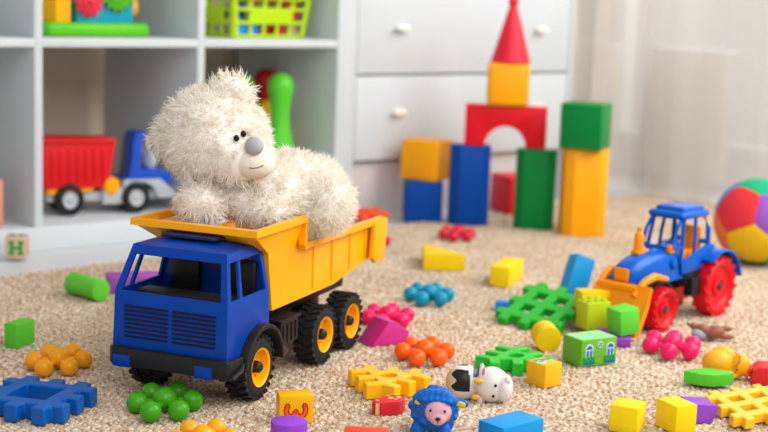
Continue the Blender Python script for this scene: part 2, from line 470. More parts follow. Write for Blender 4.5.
def wheel(s0, tc, outer, parent, r=.040, w=.030, z=.040):
    """outer=-1: hub faces -Y"""
    B = T(s0, tc, z) @ Matrix.Rotation(PI/2 if outer < 0 else -PI/2, 4, 'X')
    k = r/.040
    ty = MB()
    ty.lathe([(.0245*k, -w/2), (.030*k, -w/2-.0005), (.0365*k, -w/2+.002), (.0378*k, -w/2+.006), (.0378*k, w/2-.006), (.0365*k, w/2-.002), (.030*k, w/2+.0005), (.0245*k, w/2), (.0225*k, w/2-.004), (.0225*k, -w/2+.004), (.0245*k, -w/2)], 40, B)
    for i in range(22):
        for sd in (-1, 1):
            a = 2*PI*(i+.25*sd)/22
            M = B @ Matrix.Rotation(a, 4, 'Z') @ T(.0382*k, 0, sd*w*.27) @ Matrix.Rotation(sd*.35, 4, 'X')
            g0 = MB(); g0.bm.free(); g0.bm = ty.bm
            g0.box((0, 0, 0), (.0045*k, .0055*k, w*.48), r=0, M=None) if False else None
            cu = bmesh.ops.create_cube(ty.bm, size=1)
            bmesh.ops.transform(ty.bm, matrix=M @ Matrix.Diagonal((.0042*k, .0058*k, w*.46, 1)), verts=cu['verts'])
    tyre = ty.build('tyre', TYRE, parent, ang=30)
    rm_ = MB().lathe([(.0, w/2-.010), (.009*k, w/2-.010), (.012*k, w/2-.012), (.019*k, w/2-.010), (.0215*k, w/2-.001), (.0242*k, w/2+.0008), (.0248*k, w/2-.002), (.0235*k, w/2-.012), (.0, w/2-.016)], 40, B)
    for i in range(6):
        a = 2*PI*i/6; rm_.box(B @ Vector((.0145*k*math.cos(a), .0145*k*math.sin(a), w/2-.0095)), (.003, .003, .003), r=.0005)
    rm_.build('rim', YELB, tyre)
    hb = MB().lathe([(0, w/2+.001), (.005*k, w/2+.001), (.0075*k, w/2-.002), (.0085*k, w/2-.010), (0, w/2-.011)], 8, B)
    hb.build('hub', BLACK, tyre, ang=20)
    return tyre
for s_, zz in ((0, .040), (.190, .040), (.281, .040)):
    for tc_, o_ in ((.014, -1), (.150, 1)):
        q = wheel(s_, tc_, o_, trk); 
# tipping bed
def bq(side):
    y = lambda t: t if side == 0 else .164-t
    F1 = (-.022, y(.000), .206); F2m = (-.022, .082, .206)
    L1 = (.034, y(.010), .176); L2m = (.034, .082, .176)
    S1 = (.115, y(.000), .206); S1l = (.115, y(.010), .174)
    E1 = (.388, y(.010), .168)
    B1 = (.048, y(.010), .101); Bm = (.048, .082, .101); B2 = (.235, y(.010), .101); B2m = (.235, .082, .101)
    B3 = (.352, y(.010), .117); B3m = (.352, .082, .117); E0 = (.388, y(.010), .122); E0m = (.388, .082, .122)
    return [[F1, F2m, L2m, L1], [F1, L1, S1l, S1], [L1, L2m, Bm, B1], [L1, B1, B2, B3, E0, E1, S1l], [B1, Bm, B2m, B2], [B2, B2m, B3m, B3], [B3, B3m, E0m, E0]]
bed = MB().quads(bq(0)+bq(1)).build('tipping_bed', YELB, trk, ang=25)
mod(bed, 'SOLIDIFY', thickness=.003, offset=0)
mod(bed, 'BEVEL', width=.0008, segments=2, limit_method='ANGLE', angle_limit=R(25))
rim = MB()
pp = [(.392, .004, .170), (.1185, .004, .172), (.1155, .001, .176), (.1155, .000, .205), (.112, -.001, .209), (-.022, -.002, .209), (-.022, .166, .209), (.112, .165, .209), (.1155, .164, .205), (.1155, .163, .176), (.1185, .160, .172), (.392, .160, .170)]
rim.tube(pp, .0042, square=True)
rim.build('bed_rim', YELB, bed, ang=25)
for s_ in (.165, .225, .285, .338):
    zt = .170; zb = .103 if s_ < .235 else .103+(s_-.235)*.14
    for t_ in (.0078, .1562): MB().box((s_, t_, (zt+zb)/2), (.0014, .0012, zt-zb-.008), r=0).build('bed_rib', YELB, bed)
for t_ in (.008, .156):
    le = MB()
    o_ = -1 if t_ < .1 else 1
    le.prism([(.346, .119), (.360, .110), (.392, .110), (.400, .171), (.352, .171)], t_+o_*.007-.0035, t_+o_*.007+.0035, Matrix(((1, 0, 0, 0), (0, 0, 1, 0), (0, 1, 0, 0), (0, 0, 0, 1))), r=.001)
    le.box((.386, t_, .115), (.014, .016, .008), r=.001)
    le.build('rear_lip', YELB, bed)

# ------------------------------------------------------------------ teddy bear
CA = -math.degrees(HEAD)                 # a thing turned so its X runs to the camera's right
HC = Vector((.986, 1.498, .307))         # head centre
def px(x, y, dy=0):                      # metres across/up from the head centre, measured at 7.9 px per cm
    k = 1+dy/1.80
    return Vector(((x-216)/790*k, dy, (143-y)/790*k + dy*(-.115)))
bear = thing('teddy_bear', 'shaggy cream-white teddy bear with grey nose reclining in the truck bed', 'teddy bear', (HC.x, HC.y, .108), CA)
B0 = Vector((0, 0, HC.z-.108))
bl = MB()
def blob(x, y, dy, rx, ry, rz, tilt=0):
    bl.ell(B0+px(x, y, dy), (rx, ry, rz), Matrix.Rotation(R(tilt), 3, 'Y'), 28, 20)
blob(213, 141, 0, .065, .060, .059, 25)          # head
blob(240, 158, -.028, .038, .036, .032)          # cheek
blob(167, 141, .0, .021, .015, .024, 20)         # ear left
blob(230, 91, .0, .025, .015, .016, 12)          # ear right
blob(262, 196, .035, .050, .050, .042)           # chest
blob(285, 208, .05, .052, .045, .040)            # belly
blob(203, 207, -.036, .027, .028, .024)          # arm paw left
blob(232, 196, .0, .032, .03, .026)              # arm
blob(284, 172, .09, .036, .036, .024, 10)        # far arm
blob(306, 178, .12, .030, .034, .026)            # far leg
blob(292, 208, .080, .034, .04, .030)            # thigh
blob(326, 204, .040, .028, .032, .036, 14)       # foot
blob(262, 212, .0, .040, .03, .018)
body = bl.build('body_fur', mat('cream plush', '#f3ead9', .95, 'matte', spec=.1), bear)
rmz = mod(body, 'REMESH', mode='VOXEL', voxel_size=.0035)
mod(body, 'SMOOTH', factor=.8, iterations=14)
dg = bpy.context.evaluated_depsgraph_get(); dg.update()
ev = body.evaluated_get(dg); base = bpy.data.meshes.new_from_object(ev, depsgraph=dg)
body.modifiers.clear()
bmt = bmesh.new(); bmt.from_mesh(base); bmesh.ops.triangulate(bmt, faces=bmt.faces[:])
areas = [f.calc_area() for f in bmt.faces]; tot = sum(areas)
faces = list(bmt.faces)
rng = random.Random(3)
picks = rng.choices(range(len(faces)), weights=areas, k=17000)
muz_c = B0+px(256, 166, -.052)
verts = []; polys = []
for fi in picks:
    f = faces[fi]; a_, b_ = rng.random(), rng.random()
    if a_+b_ > 1: a_, b_ = 1-a_, 1-b_
    v0, v1, v2 = (v.co for v in f.verts)
    p = v0+(v1-v0)*a_+(v2-v0)*b_
    n_ = f.normal.copy()
    if (p-muz_c).length < .026: continue
    if (p-(B0+px(238, 140, -.058))).length < .016: 
        if rng.random() < .75: continue
        L = .004
    else: L = .0150*(.7+.6*rng.random())
    # clumped comb direction
    q = p*75
    cdir = Vector((noise.noise(q), noise.noise(q+Vector((9, 3, 1))), noise.noise(q+Vector((3, 7, 5)))))*1.7+Vector((0, 0, -.2))
    tang = cdir-n_*cdir.dot(n_)
    d1 = (n_*.9+tang*.6+Vector((rng.gauss(0, .18), rng.gauss(0, .18), rng.gauss(0, .18)))).normalized()
    d2 = (n_*.45+tang*1.2+Vector((rng.gauss(0, .3), rng.gauss(0, .3), rng.gauss(0, .3)))).normalized()
    sidev = d1.cross(Vector((rng.random()-.5, rng.random()-.5, rng.random()-.5))).normalized()
    s2 = d1.cross(sidev)
    w0 = .00085*(.7+.6*rng.random())
    i0 = len(verts)
    mid = p+d1*L*.5; tip = mid+d2*L*.5
    for c_, ww in ((p-n_*.001, w0), (mid, w0*.9)):
        verts.append(c_-sidev*ww); verts.append(c_+sidev*ww)
    verts.append(tip)
    polys.append((i0, i0+1, i0+3, i0+2)); polys.append((i0+2, i0+3, i0+4))
off = len(bmt.verts)
bmt.verts.index_update()
allv = [v.co.copy() for v in bmt.verts]+verts
allf = [tuple(v.index for v in f.verts) for f in bmt.faces]+[tuple(i+off for i in q) for q in polys]
nm = bpy.data.meshes.new('body_fur'); nm.from_pydata([tuple(v) for v in allv], [], allf); nm.update()
nm.polygons.foreach_set('use_smooth', [True]*len(nm.polygons))
fm = bpy.data.materials.new('cream fur'); fm.use_nodes = True; nt = fm.node_tree
b = nt.nodes['Principled BSDF']; b.inputs['Roughness'].default_value = .7; b.inputs['Specular IOR Level'].default_value = .2
b.inputs['Base Color'].default_value = srgb('#fffaf0')+(1,)
b.inputs['Sheen Weight'].default_value = .2
tl = nt.nodes.new('ShaderNodeBsdfTranslucent'); tl.inputs[0].default_value = srgb('#f6f0e6')+(1,)
mx = nt.nodes.new('ShaderNodeMixShader'); mx.inputs[0].default_value = .42
tc = nt.nodes.new('ShaderNodeTexCoord'); nz = nt.nodes.new('ShaderNodeTexNoise'); nz.inputs['Scale'].default_value = 40
mr = nt.nodes.new('ShaderNodeMix'); mr.data_type = 'RGBA'; mr.inputs[6].default_value = srgb('#f3ede0')+(1,); mr.inputs[7].default_value = srgb('#faf8f3')+(1,)
nt.links.new(tc.outputs['Object'], nz.inputs['Vector']); nt.links.new(nz.outputs['Fac'], mr.inputs[0]); nt.links.new(mr.outputs[2], b.inputs['Base Color'])
nt.links.new(b.outputs[0], mx.inputs[1]); nt.links.new(tl.outputs[0], mx.inputs[2]); nt.links.new(mx.outputs[0], nt.nodes['Material Output'].inputs[0])
nm.materials.append(fm)
fs_m = fm.copy(); fs_m.name = 'cream fur strand'; nt = fs_m.node_tree
for n_ in fm.node_tree.nodes:
    if n_.type == 'MIX_SHADER': n_.inputs[0].default_value = 0
for n_ in nt.nodes:
    if n_.type == 'MIX_SHADER': n_.inputs[0].default_value = .45
old = nt.nodes['Material Output'].inputs[0].links[0].from_socket
tp = nt.nodes.new('ShaderNodeBsdfTransparent'); m2 = nt.nodes.new('ShaderNodeMixShader'); m2.inputs[0].default_value = .10
nt.links.new(old, m2.inputs[1]); nt.links.new(tp.outputs[0], m2.inputs[2]); nt.links.new(m2.outputs[0], nt.nodes['Material Output'].inputs[0])
nm.materials.append(fs_m)
mi_ = [0]*len(bmt.faces)+[1]*len(polys); nm.polygons.foreach_set('material_index', mi_)
body.data = nm; bmt.free()
mzb = MB(); mzb.ell(B0+px(254, 163, -.041), (.0290, .0245, .0220), Matrix.Rotation(R(12), 3, 'Y'), 40, 28)
mz = mzb.build('muzzle', mat('short cream plush', '#e4dac9', .95, 'matte', spec=.1), bear)
no = MB(); no.ell(B0+px(258.5, 147.5, -.063), (.0118, .010, .0112), Matrix.Rotation(R(10), 3, 'Y')); no.build('nose', mat('grey nose plush', '#a9a7aa', .6, 'matte'), bear)
for x, y, dd in ((240, 140.5, -.0600), (246.5, 136, -.0555)):
    e_ = MB(); e_.ell(B0+px(x, y, dd), (.0037, .003, .0042)); e_.build('eye', mat('black glass eye', '#0c0c0e', .1), bear)
mt = MB()
mp = [(254, 170), (258, 170.5), (263, 169.5), (268, 167.5)]
MC = B0+px(254, 163, -.041)
cur = []
for x, y in mp:
    q = px(x, y, -.066)+B0; 
    lx = (q.x-MC.x)/.029; lz = (q.z-MC.z)/.022
    yy = MC.y-.0245*math.sqrt(max(0.02, 1-lx*lx-lz*lz)); cur.append((q.x, yy-.0004, q.z))
mt.tube(cur, .0007, 6); mt.build('mouth', mat('dark stitch', '#6a625c', .8, 'matte'), mz)

# ------------------------------------------------------------------ farm tractor
trc = thing('toy_tractor', 'blue toy tractor with red wheels and an orange front loader', 'toy tractor', (1.864, 1.356, RUG-.003), 180-172.4+180+0)
# local frame: X forward (to the bucket), Y away from the seen side
trc.rotation_euler = (0, 0, R(-172.4)); trc.scale = (1, 1, 1)
def ty(t): return -t                     # t runs inward from the seen side
AMB = mat('orange amber plastic', '#f28f00', .3)
hd = MB()
# bonnet as lofted sections along X
def loft(mb, secs, n=20):
    rings = []
    for (x, cy, w_, z0, z1, pw) in secs:
        rg = []
        for k in range(n+1):
            a = PI*k/n; c_, s_ = math.cos(a), math.sin(a)
            yy = cy+w_/2*math.copysign(abs(c_)**pw, c_); zz = z0+(z1-z0)*abs(s_)**pw
            rg.append(mb.bm.verts.new((x, yy, zz)))
        rings.append(rg)
    fs_ = []
    for A, B in zip(rings, rings[1:]):
        for k in range(n): fs_.append(mb.bm.faces.new((A[k], A[k+1], B[k+1], B[k])))
        fs_.append(mb.bm.faces.new((A[n], A[0], B[0], B[n])))
    fs_.append(mb.bm.faces.new(rings[0])); fs_.append(mb.bm.faces.new(rings[-1][::-1]))
    bmesh.ops.recalc_face_normals(mb.bm, faces=fs_)
CY = -.053
loft(hd, [(.085, CY, .060, .070, .119, .55), (.12, CY, .060, .070, .119, .6), (.16, CY, .057, .070, .115, .65), (.19, CY, .052, .070, .109, .7), (.208, CY, .044, .072, .103, .75), (.214, CY, .034, .076, .097, .8)])
bon = hd.build('bonnet', BLUE2, trc, ang=50)
g_ = MB(); g_.box((.2145, CY, .087), (.004, .026, .020), r=.003, seg=3); g_.build('grille', AMB, bon)
hp = MB()
for s_ in (-1, 1): hp.lathe([(0, 0), (.008, 0), (.008, .004), (.005, .006), (0, .006)], 20, T(.115, CY+s_*.029, .096) @ Matrix.Rotation(-s_*PI/2, 4, 'X'))
hp.build('headlamp', BLUE2, bon)
skirt = MB(); skirt.box((.15, CY, .071), (.13, .064, .005), r=.002); skirt.build('bonnet_skirt', BLUE2, bon)
ex = MB(); ex.lathe([(0, .112), (.007, .112), (.0075, .116), (.0075, .142), (.005, .146), (.0035, .148), (.004, .154), (.002, .156), (0, .156)], 20, T(.165, CY-.004, 0))
ex.box((.160, CY-.004, .116), (.034, .014, .006), r=.002); ex.build('exhaust', AMB, trc)
MB().box((.115, CY+.024, .119), (.016, .010, .014), r=.004).build('air_filter', AMB, trc)
# chassis
c_ = MB(); c_.box((.09, CY, .060), (.20, .030, .022), r=.002); c_.box((.05, CY, .070), (.07, .070, .022), r=.003)
c_.box((.0, CY, .048), (.012, .09, .012), r=.002); c_.box((.1655, CY, .034), (.010, .085, .010), r=.002); c_.box((.165, CY, .046), (.02, .02, .03), r=.002)
c_.box((.062, CY+.036, .056), (.03, .016, .030), r=.002)
c_.build('chassis', BLACK, trc)
for sg in (-1, 1):
    q = MB(); n=14; a0, a1 = R(-25), R(130)
    pts = [(.1655+.041*math.cos(a0+(a1-a0)*k/n), .036+.041*math.sin(a0+(a1-a0)*k/n)) for k in range(n+1)]+[(.1655+.038*math.cos(a1+(a0-a1)*k/n), .036+.038*math.sin(a1+(a0-a1)*k/n)) for k in range(n+1)]
    # mudguard hugging the back of the front wheel
    pts = [(.331-x_, z_) for x_, z_ in pts]
    q.prism([(x_, z_) for x_, z_ in pts], -.008, .008, T(0, CY+sg*.036, 0) @ Matrix(((1, 0, 0, 0), (0, 0, 1, 0), (0, 1, 0, 0), (0, 0, 0, 1))), r=.0005)
    q.build('front_mudguard', BLACK, trc)
# cab: roof, pillars, body sides
cb_ = MB()
cb_.box((.045, CY, .083), (.085, .066, .022), r=.004)
for sg in (-1, 1):
    q = [(.088, .074), (.0925, .094), (.012, .116), (-.008, .112), (-.012, .08)]
    cb_.prism(q, -.002, .002, T(0, CY+sg*.033, 0) @ Matrix(((1, 0, 0, 0), (0, 0, 1, 0), (0, 1, 0, 0), (0, 0, 0, 1))), r=.0008)
    cb_.tube([(.0905, CY+sg*.032, .092), (.088, CY+sg*.031, .115), (.080, CY+sg*.027, .162)], .0033, 8)
    cb_.tube([(.112, CY+sg*.028, .116), (.100, CY+sg*.027, .145), (.086, CY+sg*.026, .163)], .0028, 8)
    cb_.tube([(.052, CY+sg*.032, .100), (.050, CY+sg*.031, .13), (.046, CY+sg*.027, .165)], .003, 8)
    cb_.tube([(.010, CY+sg*.032, .112), (.010, CY+sg*.031, .14), (.022, CY+sg*.027, .165)], .0042, 8)
    cb_.tube([(.088, CY+sg*.031, .117), (.112, CY+sg*.028, .117)], .0028, 8)
cb_.tube([(.112, CY-.028, .117), (.112, CY+.028, .117)], .003, 8)
cb_.tube([(.010, CY-.032, .118), (.010, CY+.032, .118)], .004, 8)
cbo = cb_.build('cab', BLUE2, trc); cbo.location = (.006, 0, .003)
rfb = MB()
rfb.box((.052, CY, .1655), (.084, .066, .012), r=.006, seg=4)
rfb.box((.049, CY, .172), (.066, .054, .013), r=.006, seg=4)
rfb.build('roof', BLUE2, cbo)
for sg in (-1, 1):
    q = MB(); n = 16; a0, a1 = R(48), R(172)
    pts = [(.058*math.cos(a0+(a1-a0)*k/n), .052+.058*math.sin(a0+(a1-a0)*k/n)) for k in range(n+1)]
    pin = [(x_*.93, .052+(z_-.052)*.93) for x_, z_ in pts[::-1]]
    q.prism(pts+pin, -.016, .014, T(0, CY+sg*.044, 0) @ Matrix(((1, 0, 0, 0), (0, 0, 1, 0), (0, 1, 0, 0), (0, 0, 0, 1))), r=.002)
    q.prism(pts, -.016, -.012, T(0, CY+sg*.044-(0 if sg > 0 else -.028), 0) @ Matrix(((1, 0, 0, 0), (0, 0, 1, 0), (0, 1, 0, 0), (0, 0, 0, 1))), r=.001)
    q.build('rear_mudguard', BLUE2, trc)
s_ = MB(); s_.box((.035, CY, .100), (.035, .036, .014), r=.004); s_.box((.016, CY, .122), (.010, .036, .046), r=.004); s_.box((.078, CY, .104), (.02, .05, .018), r=.003)
s_.build('seat', AMB, trc)
def twheel(x, sg, r, w_):
    B = T(x, CY+sg*(.053-w_/2+.001), r) @ Matrix.Rotation(-sg*PI/2, 4, 'X')
    t_ = MB(); h = w_/2
    t_.lathe([(0, -h+.004), (.6*r, -h+.004), (.74*r, -h), (.93*r, -h+.003), (.975*r, -h+.009), (.975*r, h-.009), (.93*r, h-.003), (.84*r, h), (.70*r, h-.002), (.62*r, h-.006), (.60*r, h-.007), (.36*r, h-.0075), (.34*r, h-.004), (.22*r, h-.003), (.21*r, h-.005), (0, h-.005)], 48, B)
    nl = 17
    for i in range(nl):
        for sd in (-1, 1):
            M = B @ Matrix.Rotation(2*PI*(i+.25*sd)/nl, 4, 'Z') @ T(.952*r, 0, sd*h*.5) @ Matrix.Rotation(sd*.45, 4, 'X')
            cu = bmesh.ops.create_cube(t_.bm, size=1)
            bmesh.ops.transform(t_.bm, matrix=M @ Matrix.Diagonal((.08*r, .19*r, h*.95, 1)), verts=cu['verts'])
    o_ = t_.build('wheel', mat('red wheel plastic', '#d6061a', .4), trc)
    MB().lathe([(0, h-.001), (.005, h-.001), (.006, h-.003), (.006, h-.006), (0, h-.006)], 20, B).build('hub_cap', mat('dark grey cap', '#3f4146', .5), o_)
for sg in (-1, 1): twheel(0, sg, .049, .030)
for sg in (-1, 1): twheel(.1655, sg, .0345, .026)
# fix hand: seen side is the +Y side of this frame after the turn
bk = MB()
prof = [(.220, .076), (.224, .078), (.234, .050), (.250, .016), (.262, .010), (.262, .006), (.247, .008), (.228, .046)]
bk.prism(prof, -.030, .060, T(0, CY, 0) @ Matrix(((1, 0, 0, 0), (0, 0, 1, 0), (0, 1, 0, 0), (0, 0, 0, 1))), r=.0008)
for sg in (-1, 1): bk.prism([(.220, .074), (.250, .006), (.266, .006)], -.0015, .0015, T(0, CY+.015+sg*.0440, 0) @ Matrix(((1, 0, 0, 0), (0, 0, 1, 0), (0, 1, 0, 0), (0, 0, 0, 1))), r=.0004)
bk.build('loader_bucket', AMB, trc)
am = MB()
for sg in (-1, 1):
    am.tube([(.150, CY+sg*.040, .078), (.185, CY+sg*.040, .086), (.205, CY+sg*.036, .080), (.232, CY+sg*.034, .060)], [.0045, .0065, .006, .005], 12)
am.box((.222, CY, .070), (.016, .07, .012), r=.003)
am.build('loader_arm', AMB, trc)

# ------------------------------------------------------------------ patchwork ball
bc = bmesh.new()
phi = (1+5**.5)/2
ico = bmesh.ops.create_icosphere(bc, subdivisions=1, radius=1)
cent = [v.co.normalized() for v in bc.verts]; bc.free()
PAT = ['#1fa878', '#d83a40', '#8f4fb0', '#e0b818', '#e06a3c', '#178a58', '#3d9fd6', '#d83a40', '#8f4fb0', '#e0b818', '#1fa878', '#e06a3c']
# orientation so that a top, a red, a purple and a yellow patch face the camera
up = Vector((.02, 0, .93)).normalized()
bmb = bmesh.new(); bmesh.ops.create_icosphere(bmb, subdivisions=6, radius=1)
Rb = Matrix.Rotation(R(0), 3, 'Z')
dirs = []
# camera-frame: x right, y away, z up
want = {'g': Vector((.30, -.30, .92)), 'r': Vector((-.50, -.72, .36))}
a0_ = cent[0]; nb = [c for c in cent if .3 < c.dot(a0_) < .6]
z_ = Vector((.12, -.10, 1)).normalized()
x_ = (Vector((-.42, -.80, 0))-z_*Vector((-.42, -.80, 0)).dot(z_)).normalized(); y_ = z_.cross(x_)
Mb = Matrix((x_, y_, z_)).transposed()
loc = []
lz = a0_; lx = (nb[0]-lz*nb[0].dot(lz)).normalized(); ly = lz.cross(lx)
Ml = Matrix((lx, ly, lz)).transposed()
Q_ = Mb @ Ml.transposed()
cw = [Q_ @ c for c in cent]
def role(c):
    az = math.degrees(math.atan2(c.y, c.x))
    if c.z > .85: return '#18a878'
    if c.z < -.85: return '#0f9a58'
    if c.z > 0: # upper ring by azimuth
        d_ = (az+118+360) % 360
        return ['#dd3440', '#9152b4', '#3d9fd6', '#e0b818', '#5d7cc0'][int(round(d_/72)) % 5]
    d_ = (az+82+360) % 360
    return ['#e2b91c', '#0f9a58', '#dd3440', '#9152b4', '#e8744a'][int(round(d_/72)) % 5]
pc = [role(c) for c in cw]; names = sorted(set(pc)); ms = [mat('ball cloth '+n_, n_, .8, 'matte', spec=.2) for n_ in names]
for v in bmb.verts:
    dts = sorted((v.co.dot(c) for c in cw), reverse=True); gap = dts[0]-dts[1]
    v.co *= .083*(.975+.025*min(1, gap/.10)**.5)
for f in bmb.faces:
    c = f.calc_center_median().normalized(); k = max(range(12), key=lambda i: c.dot(cw[i])); f.material_index = names.index(pc[k])
mb_ = MB(); mb_.bm.free(); mb_.bm = bmb
ball = mb_.build('patchwork_ball', ms, ang=180)
tag(ball, 'soft patchwork ball of coloured pentagon panels behind the tractor', 'ball')
put(ball, (2.299, 1.601, .085), CA-27)

# ------------------------------------------------------------------ block towers at the back
G1 = 'large plastic building blocks in the back row'
def big(name, label, dims, loc, rz, m, r=.004, z=None):
    o = MB().box((0, 0, dims[2]/2), dims, r=r, seg=3).build(name, m); tag(o, label, 'toy block', G1)
    return put(o, loc, rz)
big('toy_block', 'navy blue cube block under the orange cube at the left of the back row', (.082, .080, .090), (2.068, 2.318, -.002), -36, TOYBLUE)
big('toy_block', 'orange cube block turned on top of the navy blue cube', (.088, .088, .088), (2.084, 2.326, .0885), 22, TOYYEL)
def half(name, label, w_, dp, h, loc, rz, m, cut=.018):
    pts = [(-w_/2, dp/2), (-w_/2, -dp/2+cut*.8), (-w_/2+cut, -dp/2), (w_/2-cut, -dp/2), (w_/2, -dp/2+cut*.8), (w_/2, dp/2)]
    o = MB().prism(pts, 0, h, r=.002).build(name, m); tag(o, label, 'toy block', G1); return put(o, loc, rz)
half('toy_block', 'tall navy blue block standing left under the red arch', .086, .045, .176, (2.115, 2.219, -.001), -36, TOYBLUE)
half('toy_block', 'tall green block standing right under the red arch', .086, .045, .174, (2.206, 2.108, -.001), -50, TOYGREEN)
half('toy_block', 'tall amber block under the green cube, rightmost of the back row', .092, .060, .186, (2.247, 2.004, -.001), -36, TOYYEL)
big('toy_block', 'dark green cube block on the tall amber block', (.090, .090, .096), (2.243, 2.006, .1855), -62, TOYGREEN)
# arch
n = 20; pts = [(-.0875, 0), (-.0875, .088), (.0875, .088), (.0875, 0), (.044, 0)]
pts += [(.044*math.cos(PI*k/n), .044*math.sin(PI*k/n)) for k in range(1, n)]+[(-.044, 0)]
o = MB().prism(pts, -.022, .022, Matrix(((1, 0, 0, 0), (0, 0, 1, 0), (0, 1, 0, 0), (0, 0, 0, 1))), r=.002).build('arch_block', TOYRED)
put(tag(o, 'red arch block bridging the tall blue and green blocks', 'toy block', G1), (2.164, 2.165, .176), -45)
big('toy_block', 'amber cube block on the red arch below the red cone', (.088, .088, .090), (2.170, 2.171, .2645), -42, TOYYEL, r=.008)
o = MB().lathe([(0, 0), (.041, 0), (.0425, .002), (.042, .006), (.0095, .118), (.0085, .121), (.0105, .126), (.0115, .132), (.009, .139), (.004, .142), (0, .1425)], 40).build('cone_block', mat('toy cone red', '#e0213a', .4))
put(tag(o, 'red cone with a round tip crowning the tower', 'toy block', G1), (2.172, 2.168, .355))
# red holed cube behind
n = 20
hb = MB(); hb.box((0, 0, .044), (.09, .09, .088), r=.003); 
hb.lathe([(0, -.0455), (.022, -.0455), (.024, -.0465), (.027, -.0465), (.027, -.044)], 32, T(0, 0, .044) @ Matrix.Rotation(PI/2, 4, 'X') @ Matrix.Scale(-1, 4, (0, 0, 1)))
o = hb.build('toy_block', mat('bright toy red', '#e4253a', .4)); put(tag(o, 'red block standing behind, seen between the tall blue and green blocks', 'toy block', G1), (2.345, 2.300, -.002), -14)

# ------------------------------------------------------------------ ball clusters
CL = 'knobbly ball cluster toys'
def cluster(loc, rz, m, label, k=1.0):
    r = .0120*k; ring = .0305*k; st = 1.38; a0 = R(rz-CA)
    root = thing('ball_cluster', label, 'toy', (loc[0], loc[1], RUG-.003), CA, CL)
    P = [(ring*math.cos(a0+PI*i/3), st*ring*math.sin(a0+PI*i/3)) for i in range(6)]
    MB().ell((0, 0, r*1.25), (r*1.15, r*1.25, r*1.15), u=28, v=20).build('centre_ball', m, root)
    for x, y in P: MB().ell((x, y, r), (r, r, r), u=28, v=20).build('ball', m, root)
    c = MB()
    for x, y in P: c.tube([(x*.2, y*.2, r), (x*.8, y*.8, r)], .0042*k, 10)
    c.build('connector', m, root)
    return root
TEAL = mat('teal plastic', '#008cb0', .3); ORB = mat('orange ball plastic', '#f5620e', .28, sss=.1); ORY = mat('amber ball plastic', '#f0a010', .28); GRB = mat('leaf green ball plastic', '#3f9a10', .28)
REDB = mat('red ball plastic', '#cf1f38', .3)
cluster((1.273, 1.409), CA+8, ORB, 'orange ball cluster between the pink wedge and the toy cow')
cluster((1.364, 1.597), CA+15, PINK, 'pink ball cluster behind the pink wedge beside the truck wheel')
cluster((1.524, 1.682), CA+5, TEAL, 'teal ball cluster on the rug in front of the yellow wedge')
cluster((1.964, 2.090), CA+12, REDB, 'red ball cluster in front of the tall navy blue block', .95)
cluster((1.945, 2.35), CA+5, mat('orange red plastic', '#f0501c', .4), 'orange ball cluster behind the truck bed near the dresser', 1.0)
cluster((1.603, 1.244), CA+8, PINK, 'pink ball cluster beside the red front tractor wheel', 1.04)
cluster((.832, 1.629), CA+12, ORY, 'amber ball cluster behind the blue lattice block')
cluster((.850, 1.395), CA+12, GRB, 'green ball cluster in front of the truck bumper', 1.05)
cluster((.813, 1.255), CA+10, ORY, 'amber ball cluster cut by the bottom edge beside the purple cylinder', .95)
o = cluster((1.768, 2.120), CA, REDB, 'small red ball cluster mostly hidden behind the rear of the truck bed', .8)

